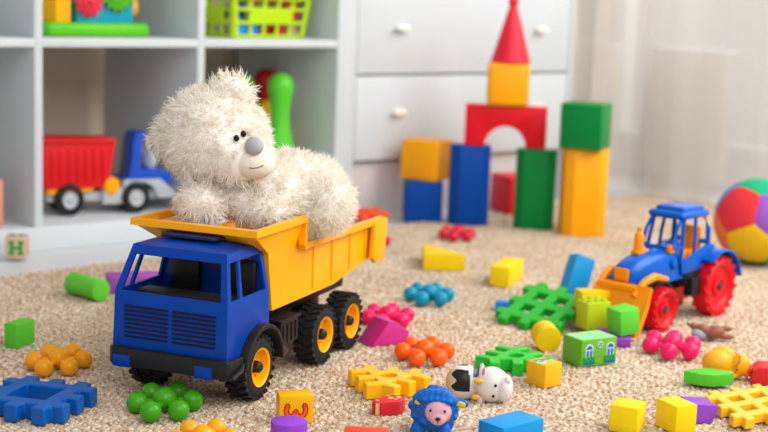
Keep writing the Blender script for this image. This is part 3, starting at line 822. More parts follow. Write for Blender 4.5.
# ------------------------------------------------------------------ lattice blocks
def lattice(label, m, loc, rz, p, half_, w_, th, hole=None, kind='grid', mat3=None, shear=None, name='lattice_block'):
    """square lattice outline with three arms on every side"""
    b = MB(); N = 3
    grid = set()
    # cell raster: bars and openings on an integer raster of bar / gap columns
    xs = []
    for i in (-1, 0, 1): xs += [i*p-w_/2, i*p+w_/2]
    xs = [-half_]+xs+[half_]
    def solid(i, j):
        bi = i in (1, 3, 5); bj = j in (1, 3, 5)
        if kind == 'grid': return bi or bj
        inner = 1 <= i <= 5 and 1 <= j <= 5
        if kind == 'disc': return inner or (bi or bj)
        if kind == 'ring': return (i in (1, 5) and 1 <= j <= 5) or (j in (1, 5) and 1 <= i <= 5) or ((bi or bj) and not inner)
    def corner(i, j): return (i in (0, 6)) and (j in (0, 6))
    V = {}
    def v(i, j, z):
        k = (i, j, z)
        if k not in V: V[k] = b.bm.verts.new((xs[i], xs[j], z))
        return V[k]
    if kind == 'disc':
        # middle cell replaced by ring with round hole
        pass
    cells = {(i, j) for i in range(7) for j in range(7) if solid(i, j) and not corner(i, j)}
    if kind == 'disc':
        cells -= {(i, j) for i in (2, 3, 4) for j in (2, 3, 4)}
    for (i, j) in cells:
        b.bm.faces.new((v(i, j, th), v(i+1, j, th), v(i+1, j+1, th), v(i, j+1, th)))
        b.bm.faces.new((v(i, j+1, 0), v(i+1, j+1, 0), v(i+1, j, 0), v(i, j, 0)))
        for (di, dj, A, B) in ((-1, 0, (i, j+1), (i, j)), (1, 0, (i+1, j), (i+1, j+1)), (0, -1, (i, j), (i+1, j)), (0, 1, (i+1, j+1), (i, j+1))):
            if (i+di, j+dj) not in cells and not (kind == 'disc' and 2 <= i+di <= 4 and 2 <= j+dj <= 4):
                b.bm.faces.new((v(*A, 0), v(*B, 0), v(*B, th), v(*A, th)))
    if kind == 'disc':
        # fan between square opening (2..5) and circle
        sq = [(2, 2), (3, 2), (4, 2), (5, 2), (5, 3), (5, 4), (5, 5), (4, 5), (3, 5), (2, 5), (2, 4), (2, 3)]
        ang = [math.atan2(xs[j], xs[i]) for i, j in sq]; n2 = 48
        circ = {}
        for z in (0, th):
            cs = [b.bm.verts.new((hole*math.cos(2*PI*k/n2+ang[0]), hole*math.sin(2*PI*k/n2+ang[0]), z)) for k in range(n2)]
            circ[z] = cs
            idx = [int(round(((a-ang[0]) % (2*PI))/(2*PI)*n2)) for a in ang]+[n2]
            for q in range(12):
                A = sq[q]; Bq = sq[(q+1) % 12]
                ring = [cs[k % n2] for k in range(idx[q], idx[q+1]+1)]
                f = [v(*Bq, z), v(*A, z)]+ring
                b.bm.faces.new(f if z == 0 else f)
        for k in range(n2): b.bm.faces.new((circ[0][k], circ[0][(k+1) % n2], circ[th][(k+1) % n2], circ[th][k]))
    if shear:
        for q in b.bm.verts: q.co.x, q.co.y = q.co.x+q.co.y*shear[0], q.co.y*shear[1]
    bmesh.ops.recalc_face_normals(b.bm, faces=b.bm.faces[:])
    o = b.build(name, m, ang=50)
    mod(o, 'BEVEL', width=.0022, segments=3, limit_method='ANGLE', angle_limit=R(40))
    tag(o, label, 'toy block', 'interlocking lattice blocks')
    if mat3 is not None: o.matrix_world = mat3
    else: put(o, loc, rz)
    return o
ORL = mat('amber lattice plastic', '#f6b80e', .35, sss=.05); BLL = mat('blue lattice plastic', '#0058ac', .4); GRL = mat('bright green lattice plastic', '#25bb33', .35)
ax = R(284.6); Mt = Matrix.Rotation(R(19.8), 4, Vector((math.cos(ax), math.sin(ax), 0))) @ Matrix.Rotation(R(279.7), 4, 'Z')
lattice('large green lattice block with four square holes leaning on the cyan block', mat('green lattice plastic', '#1eab2c', .35), None, 0, .038, .060, .0165, .014, mat3=Matrix.Translation((1.571, 1.471, .030)) @ Mt @ T(0, 0, -.013))
lattice('blue lattice block with one large square hole at the left edge', BLL, (.730, 1.488, RUG-.003), 35, .0345, .059, .0175, .021, kind='ring')
def tri_piece(label, m, loc, rz, p=.034, w_=.0155, d0=.0225, d1=.047, th=.014, hole=.0125):
    out = []
    for k in range(3):
        a = R(120*k); nx, ny = math.cos(a), math.sin(a); tx, ty_ = -ny, nx
        P = lambda u, d: (nx*d+tx*u, ny*d+ty_*u)
        e_ = p+w_/2; dc = e_/math.tan(R(60))
        out.append(P(-e_, dc)); out += [P(-e_, d1), P(-p+w_/2, d1), P(-p+w_/2, d0), P(-w_/2, d0), P(-w_/2, d1), P(w_/2, d1), P(w_/2, d0), P(p-w_/2, d0), P(p-w_/2, d1), P(e_, d1)]
    b = MB(); n2 = 40
    vo = [b.bm.verts.new((x, y, th)) for x, y in out]; vc = [b.bm.verts.new((hole*math.cos(2*PI*k/n2), hole*math.sin(2*PI*k/n2), th)) for k in range(n2)]
    ed = [b.bm.edges.new((vo[i], vo[(i+1) % len(vo)])) for i in range(len(vo))]+[b.bm.edges.new((vc[i], vc[(i+1) % n2])) for i in range(n2)]
    g = bmesh.ops.triangle_fill(b.bm, edges=ed, use_beauty=True)
    fs_ = [x for x in g['geom'] if isinstance(x, bmesh.types.BMFace)]
    bmesh.ops.dissolve_limit(b.bm, angle_limit=.01, verts=[], edges=[]) if False else None
    ex_ = bmesh.ops.extrude_face_region(b.bm, geom=fs_)
    bmesh.ops.translate(b.bm, vec=(0, 0, -th), verts=[v for v in ex_['geom'] if isinstance(v, bmesh.types.BMVert)])
    bmesh.ops.recalc_face_normals(b.bm, faces=b.bm.faces[:])
    o = b.build('lattice_block', m, ang=50)
    mod(o, 'BEVEL', width=.002, segments=3, limit_method='ANGLE', angle_limit=R(40))
    tag(o, label, 'toy block', 'interlocking lattice blocks'); return put(o, loc, rz)
tri_piece('amber triangular lattice block with a round hole beside the blue sheep', ORL, (1.133, 1.322, RUG-.003), 40, p=.030, w_=.0140, d0=.020, d1=.0415, th=.0200, hole=.0115)
tri_piece('bright green triangular lattice block with a round hole behind the toy cow', GRL, (1.349, 1.309, RUG-.003), 110, p=.031, w_=.0145, d0=.020, d1=.0425, th=.0185, hole=.0115)
lattice('amber lattice block with square holes at the right bottom corner', mat('pale amber lattice plastic', '#f7bd2a', .35), (1.458, 1.000, RUG-.002), -9, .038, .058, .015, .014, shear=(.36, .94))

# ------------------------------------------------------------------ wooden blocks
G2 = 'small painted wooden blocks'
def wood(label, dims, loc, rz, m, r=.0012, z=RUG-.003, name='wooden_block', rot=None):
    o = MB().box((0, 0, dims[2]/2), dims, r=r, seg=2).build(name, m); tag(o, label, 'toy block', G2)
    return put(o, (loc[0], loc[1], z if len(loc) < 3 else loc[2]), rz, rot)
wood('plain yellow block near the bottom, left of the yellow cube by the purple wedge', (.036, .034, .032), (1.269, 1.042), 25, YELW2)
wood('plain yellow cube at the bottom touching the purple block', (.030, .040, .034), (1.319, 1.010), -14, YELW2)
o = wood('bright yellow oblong block on the rug in front of the tall green block', (.095, .035, .036), (1.746, 1.726), 30, YELW2)
wood('lime green upright block at the left edge of the rug', (.041, .020, .034), (.843, 1.766), 26, GRW)
wood('bright cyan flat block at the bottom beside the sheep', (.068, .040, .019), (1.136, 1.103), 2, CYANW)
wood('purple block lying behind the green cylinder and the truck cab', (.085, .045, .028), (1.150, 1.990), -22, mat('mauve painted wood', '#a04fae', .55, 'wood'))
wood('purple plank under the tilted green block', (.115, .050, .013), (1.600, 1.350), 40, PURW)
# triangle wedge yellow
pts = [(0, 0), (.107*math.cos(R(50)), .107*math.sin(R(50))), (.075*math.cos(R(-36)), .075*math.sin(R(-36)))]
o = MB().prism(pts[::-1], 0, .031, r=.0012).build('wooden_wedge', YELW); put(tag(o, 'yellow triangular wedge block near the red ball cluster', 'toy block', G2), (1.687, 1.880, RUG-.003))
# green eye-shaped flat block
o = MB().prism([(-.033, .000), (-.012, -.017), (.004, -.019), (.032, -.008), (.031, .003), (.004, .018), (-.018, .012)], 0, .016, r=.001).build('wooden_block', GRW)
put(tag(o, 'flat lime green block with slanted ends beside the amber lattice', 'toy block', G2), (1.507, 1.106, RUG+.001), CA+4)
# pink wedge by the wheel (half-round house shape)
def wedge(name, label, m, pts, w_, loc, rz):
    o = MB().prism(pts, -w_/2, w_/2, Matrix(((1, 0, 0, 0), (0, 0, 1, 0), (0, 1, 0, 0), (0, 0, 0, 1))), r=.001).build(name, m)
    return put(tag(o, label, 'toy block', G2), loc, rz)
wedge('wooden_wedge', 'magenta wedge block beside the rear truck wheel', mat('magenta painted wood', '#c82f86', .5, 'wood'),
      [(-.036, 0), (.022, 0), (.027, .016), (.001, .034), (-.009, .034)], .042, (1.290, 1.512, RUG-.002), CA+32)
# purple wedge near bottom
wedge('wooden_wedge', 'purple block leaning against the yellow cube at the bottom right', mat('violet painted wood', '#8a45c8', .5, 'wood'),
      [(-.018, 0), (.010, 0), (.017, .018), (.014, .022), (-.018, .025)], .034, (1.374, 1.018, RUG-.003), -26)
# red corner block right
wedge('wooden_wedge', 'red block cut by the right edge beside the yellow duck', mat('red painted block', '#d8262e', .35), [(-.024, 0), (.024, 0), (.024, .025), (-.016, .023), (-.022, .018)], .04, (1.592, 1.070, RUG-.002), -52)
# cylinders
def cylw(label, m, r, p, q, name='wooden_cylinder'):
    p, q = Vector(p), Vector(q); L = (q-p).length; d = (q-p).normalized()
    o = MB().cyl(r, 0, L, b=.0012).build(name, m); tag(o, label, 'toy block', 'painted wooden cylinders')
    o.location = p; o.rotation_euler = d.to_track_quat('Z', 'Y').to_euler(); return o
cylw('lime green cylinder lying on the rug left of the truck', mat('spring green painted wood', '#5fc836', .55, 'wood'), .0175, (1.068, 1.947, .0175+RUG-.003), (1.056, 2.020, .0175+RUG-.003))
cylw('violet cylinder standing at the bottom below the yellow number block', mat('bright violet painted wood', '#8b3fc6', .5, 'wood'), .0203, (.897, 1.211, RUG-.003), (.897, 1.211, .030+RUG-.003))
cylw('coral red cylinder lying at the bottom edge', mat('coral painted wood', '#e2473c', .5, 'wood'), .0150, (.935, 1.160, .0150+RUG-.003), (.972, 1.128, .0150+RUG-.003))
cylw('yellow cylinder propped against the large green lattice', YELW, .0190, (1.451, 1.343, .0185), (1.469, 1.372, .0205))
# leaning cyan plank, yellow and lime blocks, green tilted block
o = wood('cyan blue plank leaning up behind the yellow blocks by the loader', (.036, .032, .070), (1.731, 1.559, .008), 0, mat('sky cyan painted wood', '#0c97d8', .5, 'wood'))
o.rotation_euler = (Matrix.Rotation(R(CA+14), 3, 'Z') @ Matrix.Rotation(R(22), 3, 'Y') @ Matrix.Rotation(R(-16), 3, 'X')).to_euler()
wood('small cyan block peeping out left of the large green lattice', (.030, .020, .014), (1.590, 1.572), CA-10, CYANW)
wood('yellow block behind the studded lime block in the loader pile', (.047, .028, .032), (1.6105, 1.4065, .0300), -24, YELW)
# lime block with studs and blue print
lm = mat('lime plastic', '#b4c81e', .4)
lb = thing('studded_block', 'lime yellow studded block with a blue mark in the loader pile', 'toy block', (1.588, 1.383, .0105), -14, G2)
MB().box((0, 0, .021), (.042, .032, .042), r=.002).build('block_body', lm, lb)
for sx in (-.012, 0.0, .012):
    for sy in (-.008, .008): MB().cyl(.0042, .0415, .0455, T(sx, sy, 0), n=20, b=.0006).build('stud', lm, lb)
o = MB().prism([(-.006, -.015), (.004, -.012), (.007, 0), (.003, .013), (-.005, .016), (-.001, 0)], 0, .0006, T(.0212, .0, .02) @ Matrix.Rotation(PI/2, 4, 'Y') @ Matrix.Rotation(PI/2, 4, 'Z'), r=0)
o.build('blue_mark', mat('print blue', '#1d64b4', .5), lb)
o = wood('bright green block tilted on the purple plank beside the loader', (.034, .034, .038), (1.588, 1.322, .0165), 0, mat('fresh green painted wood', '#5fd03a', .5, 'wood'))
o.rotation_euler = (Matrix.Rotation(R(-12), 3, 'Z') @ Matrix.Rotation(R(-7), 3, 'Y')).to_euler()

# printed blocks
BLP = mat('print blue', '#1d64b4', .5); WHP = mat('print white', '#dfe8e6', .6); GRP = mat('print green', '#0f8f3a', .5); TLP = mat('print teal', '#12a08c', .5)
hs = thing('house_block', 'green wooden block printed with two arched windows and flower boxes', 'toy block', (1.462, 1.276, RUG-.003), -9, G2)
o = MB().box((0, 0, .019), (.062, .042, .038), r=.0012).build('block_body', mat('house green painted wood', '#66ad2c', .5, 'wood'), hs)
MB().box((0, 0, .03815), (.0595, .0395, .0006), r=0).build('roof_face', mat('pale mint paint', '#8fd48c', .6, 'wood'), hs)
def fr(mb, x0, x1, z0, z1, y=-.0213, d=.0006): mb.box(((x0+x1)/2, y, (z0+z1)/2), (x1-x0, d, z1-z0), r=0)
def arc(mb, cx, cz, r0, y, d, n=14, a0=0, a1=PI):
    mb.prism([(cx+r0*math.cos(a0+(a1-a0)*k/n), cz+r0*math.sin(a0+(a1-a0)*k/n)) for k in range(n+1)], -d/2, d/2, T(0, y, 0) @ Matrix(((1, 0, 0, 0), (0, 0, 1, 0), (0, 1, 0, 0), (0, 0, 0, 1))), r=0)
KX = Matrix(((1, 0, 0, 0), (0, 0, 1, 0), (0, 1, 0, 0), (0, 0, 0, 1)))
for cx in (-.0175, .0195):
    wm_ = MB(); fr(wm_, cx-.0062, cx+.0062, .010, .0245); arc(wm_, cx, .0245, .0072, -.0213, .0006)
    wo = wm_.build('printed_window', WHP, hs)
    bm_ = MB(); fr(bm_, cx-.0050, cx-.0008, .010, .0228, -.0216); fr(bm_, cx+.0008, cx+.0050, .010, .0228, -.0216); arc(bm_, cx, .0243, .0057, -.0216, .0006)
    bm_.build('window_pane_print', BLP, wo)
    g1 = MB()
    g1.prism([(cx-.0095, .005), (cx+.0095, .005), (cx+.0100, .0135), (cx+.006, .0125), (cx+.004, .0160), (cx, .0130), (cx-.004, .0160), (cx-.006, .0125), (cx-.0100, .0135)], -.0003, .0003, T(0, -.0219, 0) @ KX, r=0)
    g1.build('flower_box_leaves', GRP, hs)
    g2 = MB(); fr(g2, cx-.0098, cx+.0098, .0030, .0062, -.0219); g2.build('flower_box', BLP, hs)
c2 = MB(); arc(c2, .0015, .0300, .0046, -.0213, .0006, 24, 0, 2*PI-.01); ro_ = c2.build('round_window', WHP, hs)
c3 = MB()
for sx in (-1, 1):
    for sz in (-1, 1): c3.box((.0015+sx*.0017, -.0216, .0300+sz*.0017), (.0025, .0006, .0025), r=0)
c3.build('round_window_print', BLP, ro_)
hy = thing('house_block', 'yellow wooden cube with a small house printed on top', 'toy block', (1.325, 1.232, RUG-.003), 1, G2)
MB().box((0, 0, .0155), (.032, .034, .031), r=.0012).build('block_body', mat('golden painted wood', '#e8b414', .5, 'wood'), hy)
q = MB(); q.box((.001, .006, .0312), (.026, .0065, .0006), M=Matrix.Rotation(R(-4), 3, 'Z'), r=0); q.build('printed_roof', TLP, hy)
q = MB(); q.prism([(-.008+.006*math.cos(2*PI*k/20)*1.2, -.002+.0058*math.sin(2*PI*k/20)) for k in range(20)], .0309, .0316, r=0); q.build('printed_window', WHP, hy)
q = MB()
for k in (-1, 0, 1): q.box((-.008+k*.0036, -.002, .0316), (.0024, .0075, .0006), r=0)
q.box((.008, -.009, .0312), (.004, .003, .0006), r=0); q.box((-.008, .012, .0312), (.005, .003, .0006), r=0)
q.build('printed_detail', mat('print pale blue', '#7fa8d8', .5), hy)
# number block
nb_ = thing('number_block', 'yellow plastic block bearing a red number three turned sideways', 'toy block', (.960, 1.286, RUG-.004), -27, G2)
MB().box((0, 0, .017), (.040, .026, .034), r=.0012).build('block_body', mat('number block yellow', '#f2b20c', .35), nb_)
for zz in (.009, .026): MB().cyl(.0042, 0, .004, T(.0195, 0, zz) @ RY90, n=20, b=.0006).build('peg', YELB, nb_)
w3 = [(-.0105, .022), (-.0118, .016), (-.0100, .011), (-.0060, .009), (-.0025, .011), (-.0008, .0155), (.0008, .011), (.0045, .009), (.0090, .011), (.0110, .016), (.0098, .022)]
def smooth(P, n=5):
    out = []
    for i in range(len(P)-1):
        p0, p1, p2, p3 = P[max(i-1, 0)], P[i], P[i+1], P[min(i+2, len(P)-1)]
        for k in range(n):
            t = k/n; out.append(tuple(.5*((2*p1[j])+(-p0[j]+p2[j])*t+(2*p0[j]-5*p1[j]+4*p2[j]-p3[j])*t*t+(-p0[j]+3*p1[j]-3*p2[j]+p3[j])*t**3) for j in range(len(p1))))
    out.append(P[-1]); return out
def stroke(mb, P, w_, y, M=None, d=.0005):
    """flat ribbon along P in the XZ plane"""
    P = [Vector((x, z)) for x, z in P]; Lf, Rt = [], []
    for i, p in enumerate(P):
        t = (P[min(i+1, len(P)-1)]-P[max(i-1, 0)]).normalized(); nn = Vector((-t.y, t.x)); Lf.append(p+nn*w_/2); Rt.append(p-nn*w_/2)
    for i in range(len(P)-1):
        q4 = [Lf[i], Lf[i+1], Rt[i+1], Rt[i]]
        vs = [mb.bm.verts.new(((M or Matrix()) @ Vector((a.x, y, a.y)))) for a in q4]; mb.bm.faces.new(vs)
    for e_ in (P[0], P[-1]):
        vs = [mb.bm.verts.new(((M or Matrix()) @ Vector((e_.x+w_/2*math.cos(2*PI*k/14), y, e_.y+w_/2*math.sin(2*PI*k/14))))) for k in range(14)]; mb.bm.faces.new(vs)
    bmesh.ops.recalc_face_normals(mb.bm, faces=mb.bm.faces[:])
q = MB(); stroke(q, smooth(w3), .0066, -.01345); q.build('digit_outline', mat('digit red', '#b81a14', .5), nb_)
q = MB(); stroke(q, smooth(w3), .0036, -.01365); q.build('digit', mat('digit orange', '#ee5a1c', .5), nb_)
# alphabet cube on the bare floor
al = thing('alphabet_block', 'natural wood letter cube with a green H on the bare floor', 'toy block', (1.112, 2.338, .001), -32, G2)
MB().box((0, 0, .0195), (.038, .038, .039), r=.0012).build('block_body', mat('natural beech', '#cdb394', .6, 'wood'), al)
GH = mat('letter green', '#0f9a3c', .5)
q = MB()
for sx in (-1, 1): 
    q.box((sx*.0080, -.0192, .0195), (.0062, .0006, .024), r=0)
    for sz in (-1, 1): q.box((sx*.0080, -.0192, .0195+sz*.0105), (.0105, .0006, .0042), r=0)
q.box((0, -.0192, .0195), (.012, .0006, .005), r=0); q.build('letter_h', GH, al)
q = MB()
for z_ in (.009, .0195, .030): q.box((.0192, 0, z_), (.0006, .020, .0045), r=0)
q.box((.0192, -.008, .0195), (.0006, .005, .024), r=0); q.build('side_letter', mat('letter red', '#e0604e', .5), al)
q = MB()
for sx in (-1, 1): q.box((sx*.008, 0, .0392), (.007, .022, .0006), r=0)
q.build('top_letter', mat('letter blue', '#3f7fc0', .5), al)
# red painted flower piece
rfp = thing('flower_block', 'red kidney-shaped wooden piece painted with yellow flowers beside the sheep', 'toy block', (1.073, 1.248, RUG-.003), CA, G2)
pts = [(-.0195, -.004), (-.019, -.009), (-.012, -.0115), (.000, -.0085), (.012, -.006), (.018, -.001), (.0195, .006), (.014, .011), (.004, .0115), (-.004, .008), (-.012, .003)]
def closed(P, n=4):
    o_ = []; L_ = len(P)
    for i in range(L_):
        p0, p1, p2, p3 = P[i-1], P[i], P[(i+1) % L_], P[(i+2) % L_]
        for k in range(n):
            t = k/n; o_.append(tuple(.5*((2*p1[j])+(-p0[j]+p2[j])*t+(2*p0[j]-5*p1[j]+4*p2[j]-p3[j])*t*t+(-p0[j]+3*p1[j]-3*p2[j]+p3[j])*t**3) for j in (0, 1)))
    return o_
pts = [(x, y*1.55) for x, y in pts]
MB().prism(closed(pts), 0, .0165, r=.0008).build('block_body', mat('red flower block paint', '#cf2433', .5, 'wood'), rfp)
q = MB()
for cx, cy in ((.002, .004), (.012, .009)): q.prism([(cx+.0042*math.cos(2*PI*k/5*2/2+.3)*(1 if k % 2 else .8), cy+.0034*math.sin(2*PI*k/5+.3)) for k in range(5)], .0165, .0170, r=0)
q.build('painted_flower', mat('paint yellow', '#d8cf4a', .6), rfp)
q = MB()
for cx, cy in ((-.014, -.008), (-.001, .013), (.008, .000)): q.prism([(cx+.0026*math.cos(2*PI*k/10), cy+.002*math.sin(2*PI*k/10)) for k in range(10)], .0165, .01705, r=0)
q.build('painted_spot', mat('paint grey blue', '#9aa6b8', .6), rfp)
q = MB(); q.box((-.0135, -.0172, .0085), (.0045, .0012, .0145), r=0); q.build('side_stripe', mat('paint cream', '#d9c08a', .6), rfp)

# ------------------------------------------------------------------ rubber animals
def fuse(mb, name, m, parent, vox=.0012, it=6, paint=None, mats=None):
    o = mb.build(name, m, parent); mod(o, 'REMESH', mode='VOXEL', voxel_size=vox); mod(o, 'SMOOTH', factor=.7, iterations=it)
    dg = bpy.context.evaluated_depsgraph_get(); dg.update()
    me = bpy.data.meshes.new_from_object(o.evaluated_get(dg), depsgraph=dg); o.modifiers.clear(); me.name = name
    me.materials.clear()
    for x in (mats or [m]): me.materials.append(x)
    if paint:
        for p_ in me.polygons: p_.material_index = paint(p_.center, p_.normal)
    me.polygons.foreach_set('use_smooth', [True]*len(me.polygons)); o.data = me
    return o
WB = mat('rubber blue', '#0562c0', .45, spec=.2)
sh = thing('toy_sheep', 'blue rubber toy sheep with a pink face standing at the bottom edge', 'toy animal', (1.055, 1.142, RUG-.003), CA-8)
bl = MB()
bl.ell((-.006, .012, .030), (.026, .034, .024), u=24, v=18)
rr = random.Random(5)
for k in range(46):
    a = rr.uniform(0, 2*PI); e_ = rr.uniform(-.3, 1.4)
    bl.ell((-.006+.026*math.cos(a)*math.cos(e_)*.96, .012+.034*math.sin(a)*math.cos(e_)*.96, .030+.024*math.sin(e_)*.96), (.0055, .0055, .0045), u=10, v=8)
bl.ell((.001, -.012, .040), (.0225, .017, .020), u=24, v=18)
for k in range(9):
    a = PI*(k+.5)/9
    bl.ell((.001+.018*math.cos(a), -.019, .049+.0095*math.sin(a)), (.0058, .006, .0048), u=10, v=8)
for k in range(5): bl.ell((.001+(k-2)*.0068, -.0245, .0530-.0004*(k-2)**2), (.0048, .0045, .0036), u=10, v=8)
for sx in (-1, 1):
    bl.ell((-.006+sx*.015, -.008, .010), (.0085, .0085, .012), u=14, v=10); bl.ell((-.006+sx*.015, .032, .010), (.0085, .0085, .012), u=14, v=10)
    bl.ell((.001+sx*(.026 if sx > 0 else .021), -.014, .0475), (.010 if sx > 0 else .006, .004, .0055), Matrix.Rotation(R(sx*8), 3, 'Y'), 14, 10)
fuse(bl, 'fleece_body', WB, sh, .0011, 3)
bl = MB(); bl.ell((.003, -.0215, .0385), (.0155, .0115, .0150), u=32, v=24); bl.ell((.004, -.029, .0325), (.0095, .0065, .0080), u=24, v=16)
fc_ = fuse(bl, 'face', mat('rubber pink face', '#dba6b4', .5), sh, .0009, 6)
for ex_ in (-.0045, .0115):
    q = MB(); q.ell((ex_, -.0327, .0420), (.0014, .0010, .0018), u=12, v=8); q.build('eye', BLACK, fc_)
q = MB(); q.ell((.0045, -.0358, .0335), (.0032, .0018, .0022), u=14, v=10); q.box((.0045, -.0360, .0300), (.0006, .001, .004), r=0); q.build('nose', BLACK, fc_)
for sx in (-1, 1):
    q = MB(); q.ell((.001+sx*(.0265 if sx > 0 else .0205), -.0170 if sx > 0 else -.0195, .0470), (.0062 if sx > 0 else .0048, .0018, .0036), Matrix.Rotation(R(sx*8), 3, 'Y'), 14, 10); q.build('inner_ear', mat('rubber yellow', '#d8c02a', .5), sh)

CWm = mat('rubber white', '#ded8d4', .4); CBm = mat('rubber black', '#1b1b1e', .4); CGm = mat('rubber grey patch', '#5a5f70', .4); CCm = mat('rubber cream', '#cdb89a', .5)
cw_ = thing('toy_cow', 'white rubber toy cow with black patches and yellow horns lying on its side', 'toy animal', (1.2045, 1.228, RUG-.003), CA); cw_.scale = (1.06, 1.06, 1.06)
# local x right, y away, z up; 8 px per cm; centre at px 480,398
def cx_(x, y, dy=0): return Vector(((x-480)/800, dy, (398-y)/800 + dy*-.17))
bl = MB()
bl.ell(cx_(465, 382, .004), (.0215, .019, .0215), Matrix.Rotation(R(-6), 3, 'Y'), 24, 18)
bl.ell(cx_(457, 384, .006), (.009, .016, .0185), None, 24, 18)
bl.ell(cx_(491, 383, -.004), (.0215, .020, .0215), None, 28, 20)
bl.ell(cx_(502, 385, -.010), (.0115, .016, .0170), None, 24, 16)
bl.ell(cx_(505, 377, -.020), (.0040, .004, .0045)); bl.ell(cx_(504, 392, -.020), (.0040, .004, .0045))
bl.ell(cx_(480, 370, -.010), (.0042, .0035, .0105), Matrix.Rotation(R(8), 3, 'Y'))
bl.ell(cx_(481, 399, -.012), (.0042, .0035, .0085), Matrix.Rotation(R(-8), 3, 'Y'))
def cowpaint(c, n_):
    X = 480+c.x*800; Y = 398-(c.z+c.y*.17)*800
    if n_.y < .25:
        if 451 < X < 470-(.0 if Y > 374 else 1) and 369+abs(X-461)*.12 < Y < 390: 
            return 1 if X > 455+2.2*math.sin(Y*.55) else 3
        if X <= 455 and Y > 372: return 3
    if n_.z > .3:
        if 458 < X < 469 and Y < 366: return 2
        if 473 < X < 479 and 363 < Y < 376: return 2
    if 473.5 < X < 478.5 and 364 < Y < 375 and n_.y < .3: return 2
    return 0
fuse(bl, 'body', CWm, cw_, .0009, 4, cowpaint, [CWm, CBm, CGm, CCm])
for x, y in ((477, 378.5), (475.5, 394)):
    q = MB(); q.ell(cx_(x, y, -.0225), (.0052, .0036, .0032), Matrix.Rotation(R(-5), 3, 'Y')); q.build('horn', mat('rubber amber', '#e8a818', .4), cw_)
for x, y in ((493.5, 382), (492, 392.5)):
    q = MB(); q.ell(cx_(x, y, -.0245+(.0012 if y > 390 else 0)), (.0017, .0012, .0018), u=12, v=8); q.build('eye', BLACK, cw_)
for x, y, a in ((482.5, 370.5, 8), (483, 399, -8)):
    q = MB(); q.ell(cx_(x, y, -.0140), (.0016, .0014, .0062), Matrix.Rotation(R(a), 3, 'Y')); q.build('inner_ear', mat('rubber ear pink', '#d6809a', .5), cw_)

dk = thing('toy_duck', 'yellow rubber duck lying on its side between the green and red blocks', 'toy animal', (1.556, 1.118, RUG-.003), CA)
def dx_(x, y, dy=0): return Vector(((x-725)/745, dy, (381-y)/745 + dy*-.16))
DKY = mat('rubber duck yellow', '#f0a818', .4)
bl = MB()
bl.ell(dx_(719, 366, .002), (.0215, .018, .0185), Matrix.Rotation(R(10), 3, 'Y'), 28, 20)
bl.ell(dx_(726, 361, .012), (.020, .012, .0165), Matrix.Rotation(R(18), 3, 'Y'), 24, 18)
bl.ell(dx_(740, 367, -.002), (.0145, .014, .0165), Matrix.Rotation(R(25), 3, 'Y'), 24, 18)
bl.ell(dx_(731, 376, -.004), (.012, .012, .0075), None, 20, 14)
fuse(bl, 'body', DKY, dk, .0010, 5)
ORK = mat('rubber orange beak', '#e2502a', .4)
q = MB(); q.ell(dx_(749.5, 370, -.008), (.0048, .0045, .0075), Matrix.Rotation(R(20), 3, 'Y')); q.ell(dx_(753, 376, -.008), (.005, .004, .003), Matrix.Rotation(R(30), 3, 'Y')); q.ell(dx_(747, 376, -.010), (.004, .004, .003)); q.build('beak', ORK, dk)
q = MB(); q.tube([dx_(734, 353.5, -.005), dx_(738, 357, -.0125), dx_(738, 362, -.0150), dx_(734, 366, -.0165), dx_(736, 370, -.0165), dx_(733, 374, -.0165)], .0009, 8); q.build('wing_outline', mat('orange line', '#dd7414', .5), dk)

hr = thing('toy_horse', 'small brown rubber horse lying behind the yellow duck', 'toy animal', (1.715, 1.262, RUG-.003), CA)
def hx_(x, y, dy=0): return Vector(((x-712)/670, dy, (347-y)/670 + dy*-.155))
HB = mat('rubber brown', '#8c5240', .45)
bl = MB()
bl.ell(hx_(716, 338.5, .0), (.0165, .012, .0105), Matrix.Rotation(R(-8), 3, 'Y'), 24, 16)
bl.ell(hx_(705, 336, .0), (.012, .010, .0085), Matrix.Rotation(R(15), 3, 'Y'), 20, 14)
bl.ell(hx_(697, 333.5, .004), (.0085, .0065, .0055), Matrix.Rotation(R(20), 3, 'Y'), 20, 14)
bl.ell(hx_(691, 331.5, .004), (.0045, .003, .0025), Matrix.Rotation(R(35), 3, 'Y'), 14, 10)
bl.ell(hx_(728, 334.5, .006), (.0125, .0048, .0042), Matrix.Rotation(R(4), 3, 'Y'), 18, 12)
bl.ell(hx_(728, 342.5, -.006), (.0125, .0048, .0045), Matrix.Rotation(R(0), 3, 'Y'), 18, 12)
fuse(bl, 'body', HB, hr, .0009, 4)
q = MB(); q.ell(hx_(700, 341, -.006), (.012, .008, .0075), Matrix.Rotation(R(20), 3, 'Y')); q.build('mane', mat('rubber slate', '#8f97a8', .5), hr)

# ------------------------------------------------------------------ things on the shelves
# toy lorry with red skip
SH = .039
sl = thing('toy_dump_truck', 'small toy truck with a red bed and blue cab in the white shelf', 'toy truck', (1.296, 2.494, SH), -12)
GRm = mat('pale grey plastic', '#b8bcc2', .45); BLs = mat('shelf truck blue', '#1a4fc0', .35)
sl.scale = (.93, 1, 1.03)
Wd = .075
q = MB(); q.prism([(-.055, .052), (-.058, .145), (-.052, .149), (.098, .146), (.100, .142), (.085, .052)], 0, .080, T(0, -.004, 0) @ Matrix(((1, 0, 0, 0), (0, 0, 1, 0), (0, 1, 0, 0), (0, 0, 0, 1))), r=.003)
skp = q.build('skip', mat('shelf truck red', '#d8161c', .4), sl)
q = MB()
for k in range(7): q.box((-.035+k*.018, -.005, .095), (.006, .004, .062), r=.001)
q.box((.02, -.006, .143), (.158, .006, .008), r=.002); q.build('skip_rib', MATS['shelf truck red'], skp)
